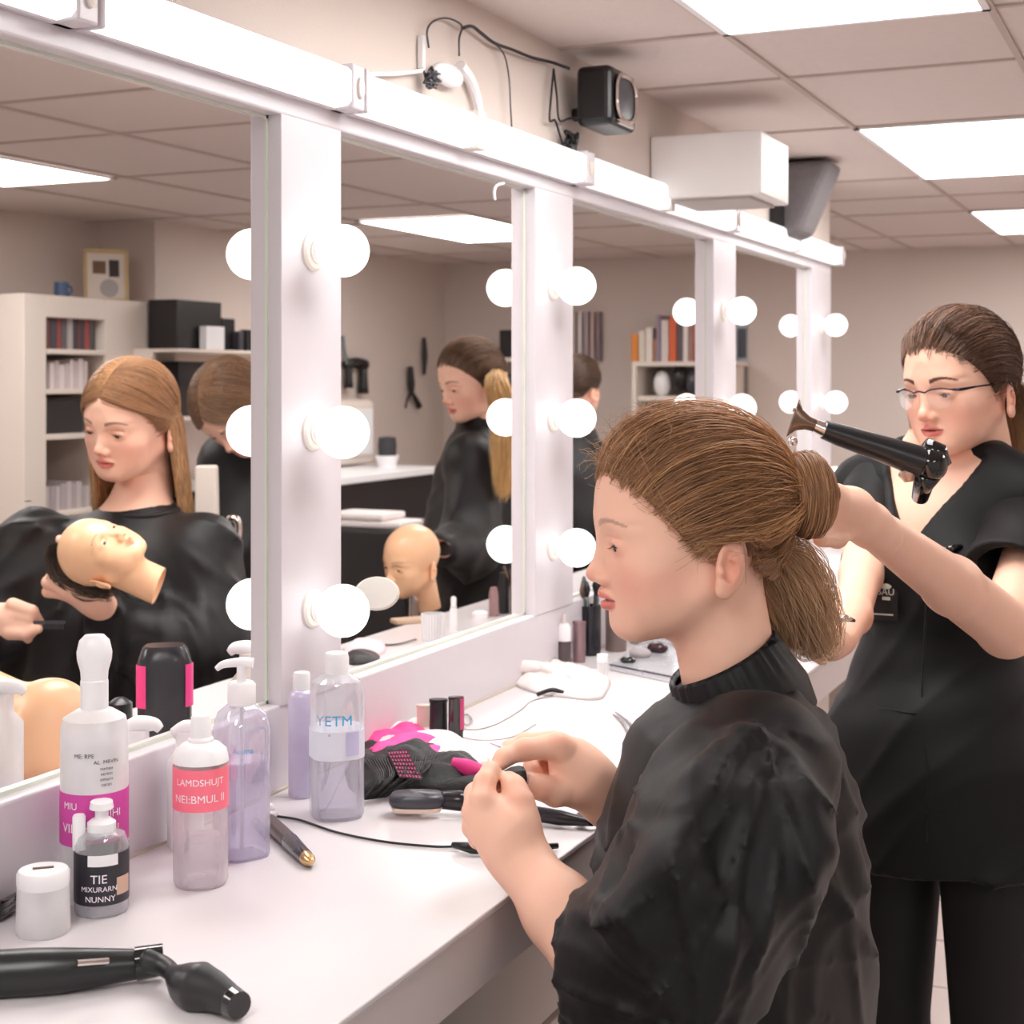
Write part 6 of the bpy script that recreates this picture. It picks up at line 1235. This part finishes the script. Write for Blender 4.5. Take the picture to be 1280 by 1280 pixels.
def g2(f):
    f.cap(P(604, 526, 4.03), P(604, 570, 4.05), .058, .09, .04); f.cap(P(588, 572, 3.93), P(616, 572, 4.16), .066, .066, .05); f.ell(P(602, 650, 4.05), (.14, .14, .24), .06); f.ell(P(610, 780, 4.05), (.17, .17, .30), .06); f.ell(P(610, 900, 4.05), (.18, .18, .20), .06)
    f.chain([P(592, 590, 3.92), P(588, 680, 3.82), P(556, 688, 3.62)], [.068, .075, .042], .04); f.cap(P(580, 640, 4.05), P(560, 700, 3.95), .08, .06, .05)
lo, hi = bx([P(500, 510, 3.6), P(680, 1000, 4.3), P(500, 510, 4.3), P(680, 1000, 3.6)], .08); lo[2] = .45
simple_gown(lo, hi, .011, g2, w2, fc=P(605, 560, 3.9), seed=2); ringc(w2, P(604, 527, 4.03), RV*.056, FV*.056, .007, SAT)
f = Field((lo[0], lo[1], 0), (hi[0], hi[1], .6), .02); q = P(606, 800, 4.05)
for s in (-1, 1): f.cap((q[0]+s*.08, q[1], .55), (q[0]+s*.08, q[1], .04), .08, .05, .02)
V, Q = f.mesh(); fastmesh('trousers', V, Q, TRO, None, None, w2)
# bending girl beside the first post
f_, u_ = turn(25, 52, 12); H3 = headM(P(296, 508, 3.35), f_, u_, .98); V, Q, C = head_mesh('mid'); parts = [(mv(V, H3), Q, C)]
f = field([P(300, 480, 3.2), P(400, 640, 3.6)], .06, .012); f.cap(P(322, 520, 3.48), P(350, 600, 3.6), .055, .09, .05); parts.append(sk(f))
w3 = skin_obj('person', parts); tag(w3, 'girl in black bending her head down beside the first post, in the nearest mirror', 'person'); PINV[w3.name] = Matrix.Identity(4)
eyes(w3, H3, (0, -.3)); cap_mesh(w3, H3, (104, 78, 58)); longhair(w3, H3, 1100, (150, 114, 84), (116, 84, 62), (226, 180, 132), zend=-.13, part=0, rad=.0008, spread=.2)
def g3(f):
    f.cap(P(318, 535, 3.5), P(330, 600, 3.55), .07, .12, .05); f.ell(P(325, 690, 3.55), (.17, .17, .26), .06); f.ell(P(325, 830, 3.55), (.17, .17, .25), .06); f.chain([P(285, 590, 3.5), P(292, 700, 3.42), P(300, 760, 3.4)], [.06, .06, .05], .04); f.cap(P(290, 575, 3.52), P(370, 575, 3.6), .07, .07, .05)
lo, hi = bx([P(250, 520, 3.3), P(420, 900, 3.9), P(250, 520, 3.9), P(420, 900, 3.3)], .06); lo[2] = .40; simple_gown(lo, hi, .012, g3, w3, fc=P(320, 560, 3.4), seed=4)
f = Field((lo[0], lo[1], 0), (hi[0], hi[1], .6), .02); q = P(325, 800, 3.55)
for s in (-1, 1): f.cap((q[0]+s*.08, q[1], .5), (q[0]+s*.08, q[1], .04), .08, .05, .02)
V, Q = f.mesh(); fastmesh('trousers', V, Q, TRO, None, None, w3)
# back of a person at the third mirror
f_, u_ = turn(205, 5); H4 = headM(P(722, 486, 4.6), f_, u_, .85); V, Q, C = head_mesh('mid'); parts = [(mv(V, H4), Q, C)]
f = field([P(700, 520, 4.4), P(760, 620, 4.8)], .06, .012); f.cap(P(722, 520, 4.6), P(722, 600, 4.6), .048, .08, .05); parts.append(sk(f))
w4 = skin_obj('person', parts); tag(w4, 'person with short brown hair seen from behind at the left edge of the third mirror', 'person'); PINV[w4.name] = Matrix.Identity(4)
cap_mesh(w4, H4, (66, 46, 36)); updo(w4, H4, 1200, (0, -.085, .02), (96, 70, 52), (56, 38, 30), rad=.0009)
def g4(f):
    f.cap(P(722, 540, 4.6), P(722, 590, 4.6), .055, .10, .05); f.cap(P(670, 585, 4.6), P(774, 585, 4.6), .06, .06, .05); f.ell(P(722, 680, 4.6), (.16, .16, .26), .06); f.ell(P(722, 800, 4.6), (.17, .17, .26), .06); f.cap(P(768, 600, 4.55), P(764, 690, 4.5), .05, .045, .04)
lo, hi = bx([P(640, 520, 4.4), P(800, 900, 4.8), P(640, 520, 4.8), P(800, 900, 4.4)], .06); lo[2] = .35; simple_gown(lo, hi, .013, g4, w4, fc=P(722, 560, 4.5), seed=5)
f = Field((lo[0], lo[1], 0), (hi[0], hi[1], .5), .02); q = P(722, 800, 4.6)
for s in (-1, 1): f.cap((q[0]+s*.08, q[1], .45), (q[0]+s*.08, q[1], .04), .08, .05, .02)
V, Q = f.mesh(); fastmesh('trousers', V, Q, TRO, None, None, w4)
# ================================================================= CAMERA AND VIEW
cd = D.cameras.new('camera'); co = D.objects.new('camera', cd); COL.objects.link(co); S.camera = co
cd.sensor_width = 36; cd.lens = 36*F0/1280; cd.shift_y = -(640-HOR)/1280; cd.clip_start = .02
co.matrix_world = Matrix(((RV[0], 0, -FV[0], CAM[0]), (RV[1], 0, -FV[1], CAM[1]), (0, 1, 0, CAM[2]), (0, 0, 0, 1)))
cd.dof.use_dof = True; cd.dof.focus_distance = 1.55; cd.dof.aperture_fstop = 11
w = D.worlds.new('world'); S.world = w; w.use_nodes = True
bg = w.node_tree.nodes['Background']; bg.inputs[0].default_value = (1, .97, .94, 1); bg.inputs[1].default_value = .75
S.view_settings.view_transform = 'Standard'; S.view_settings.look = 'None'; S.view_settings.exposure = EXPO; S.view_settings.gamma = 1
S.cycles.max_bounces = 10; S.cycles.diffuse_bounces = 5; S.cycles.transparent_max_bounces = 24; S.cycles.sample_clamp_indirect = 6
S.cycles.caustics_reflective = False; S.cycles.caustics_refractive = False
S.cycles.use_denoising = True
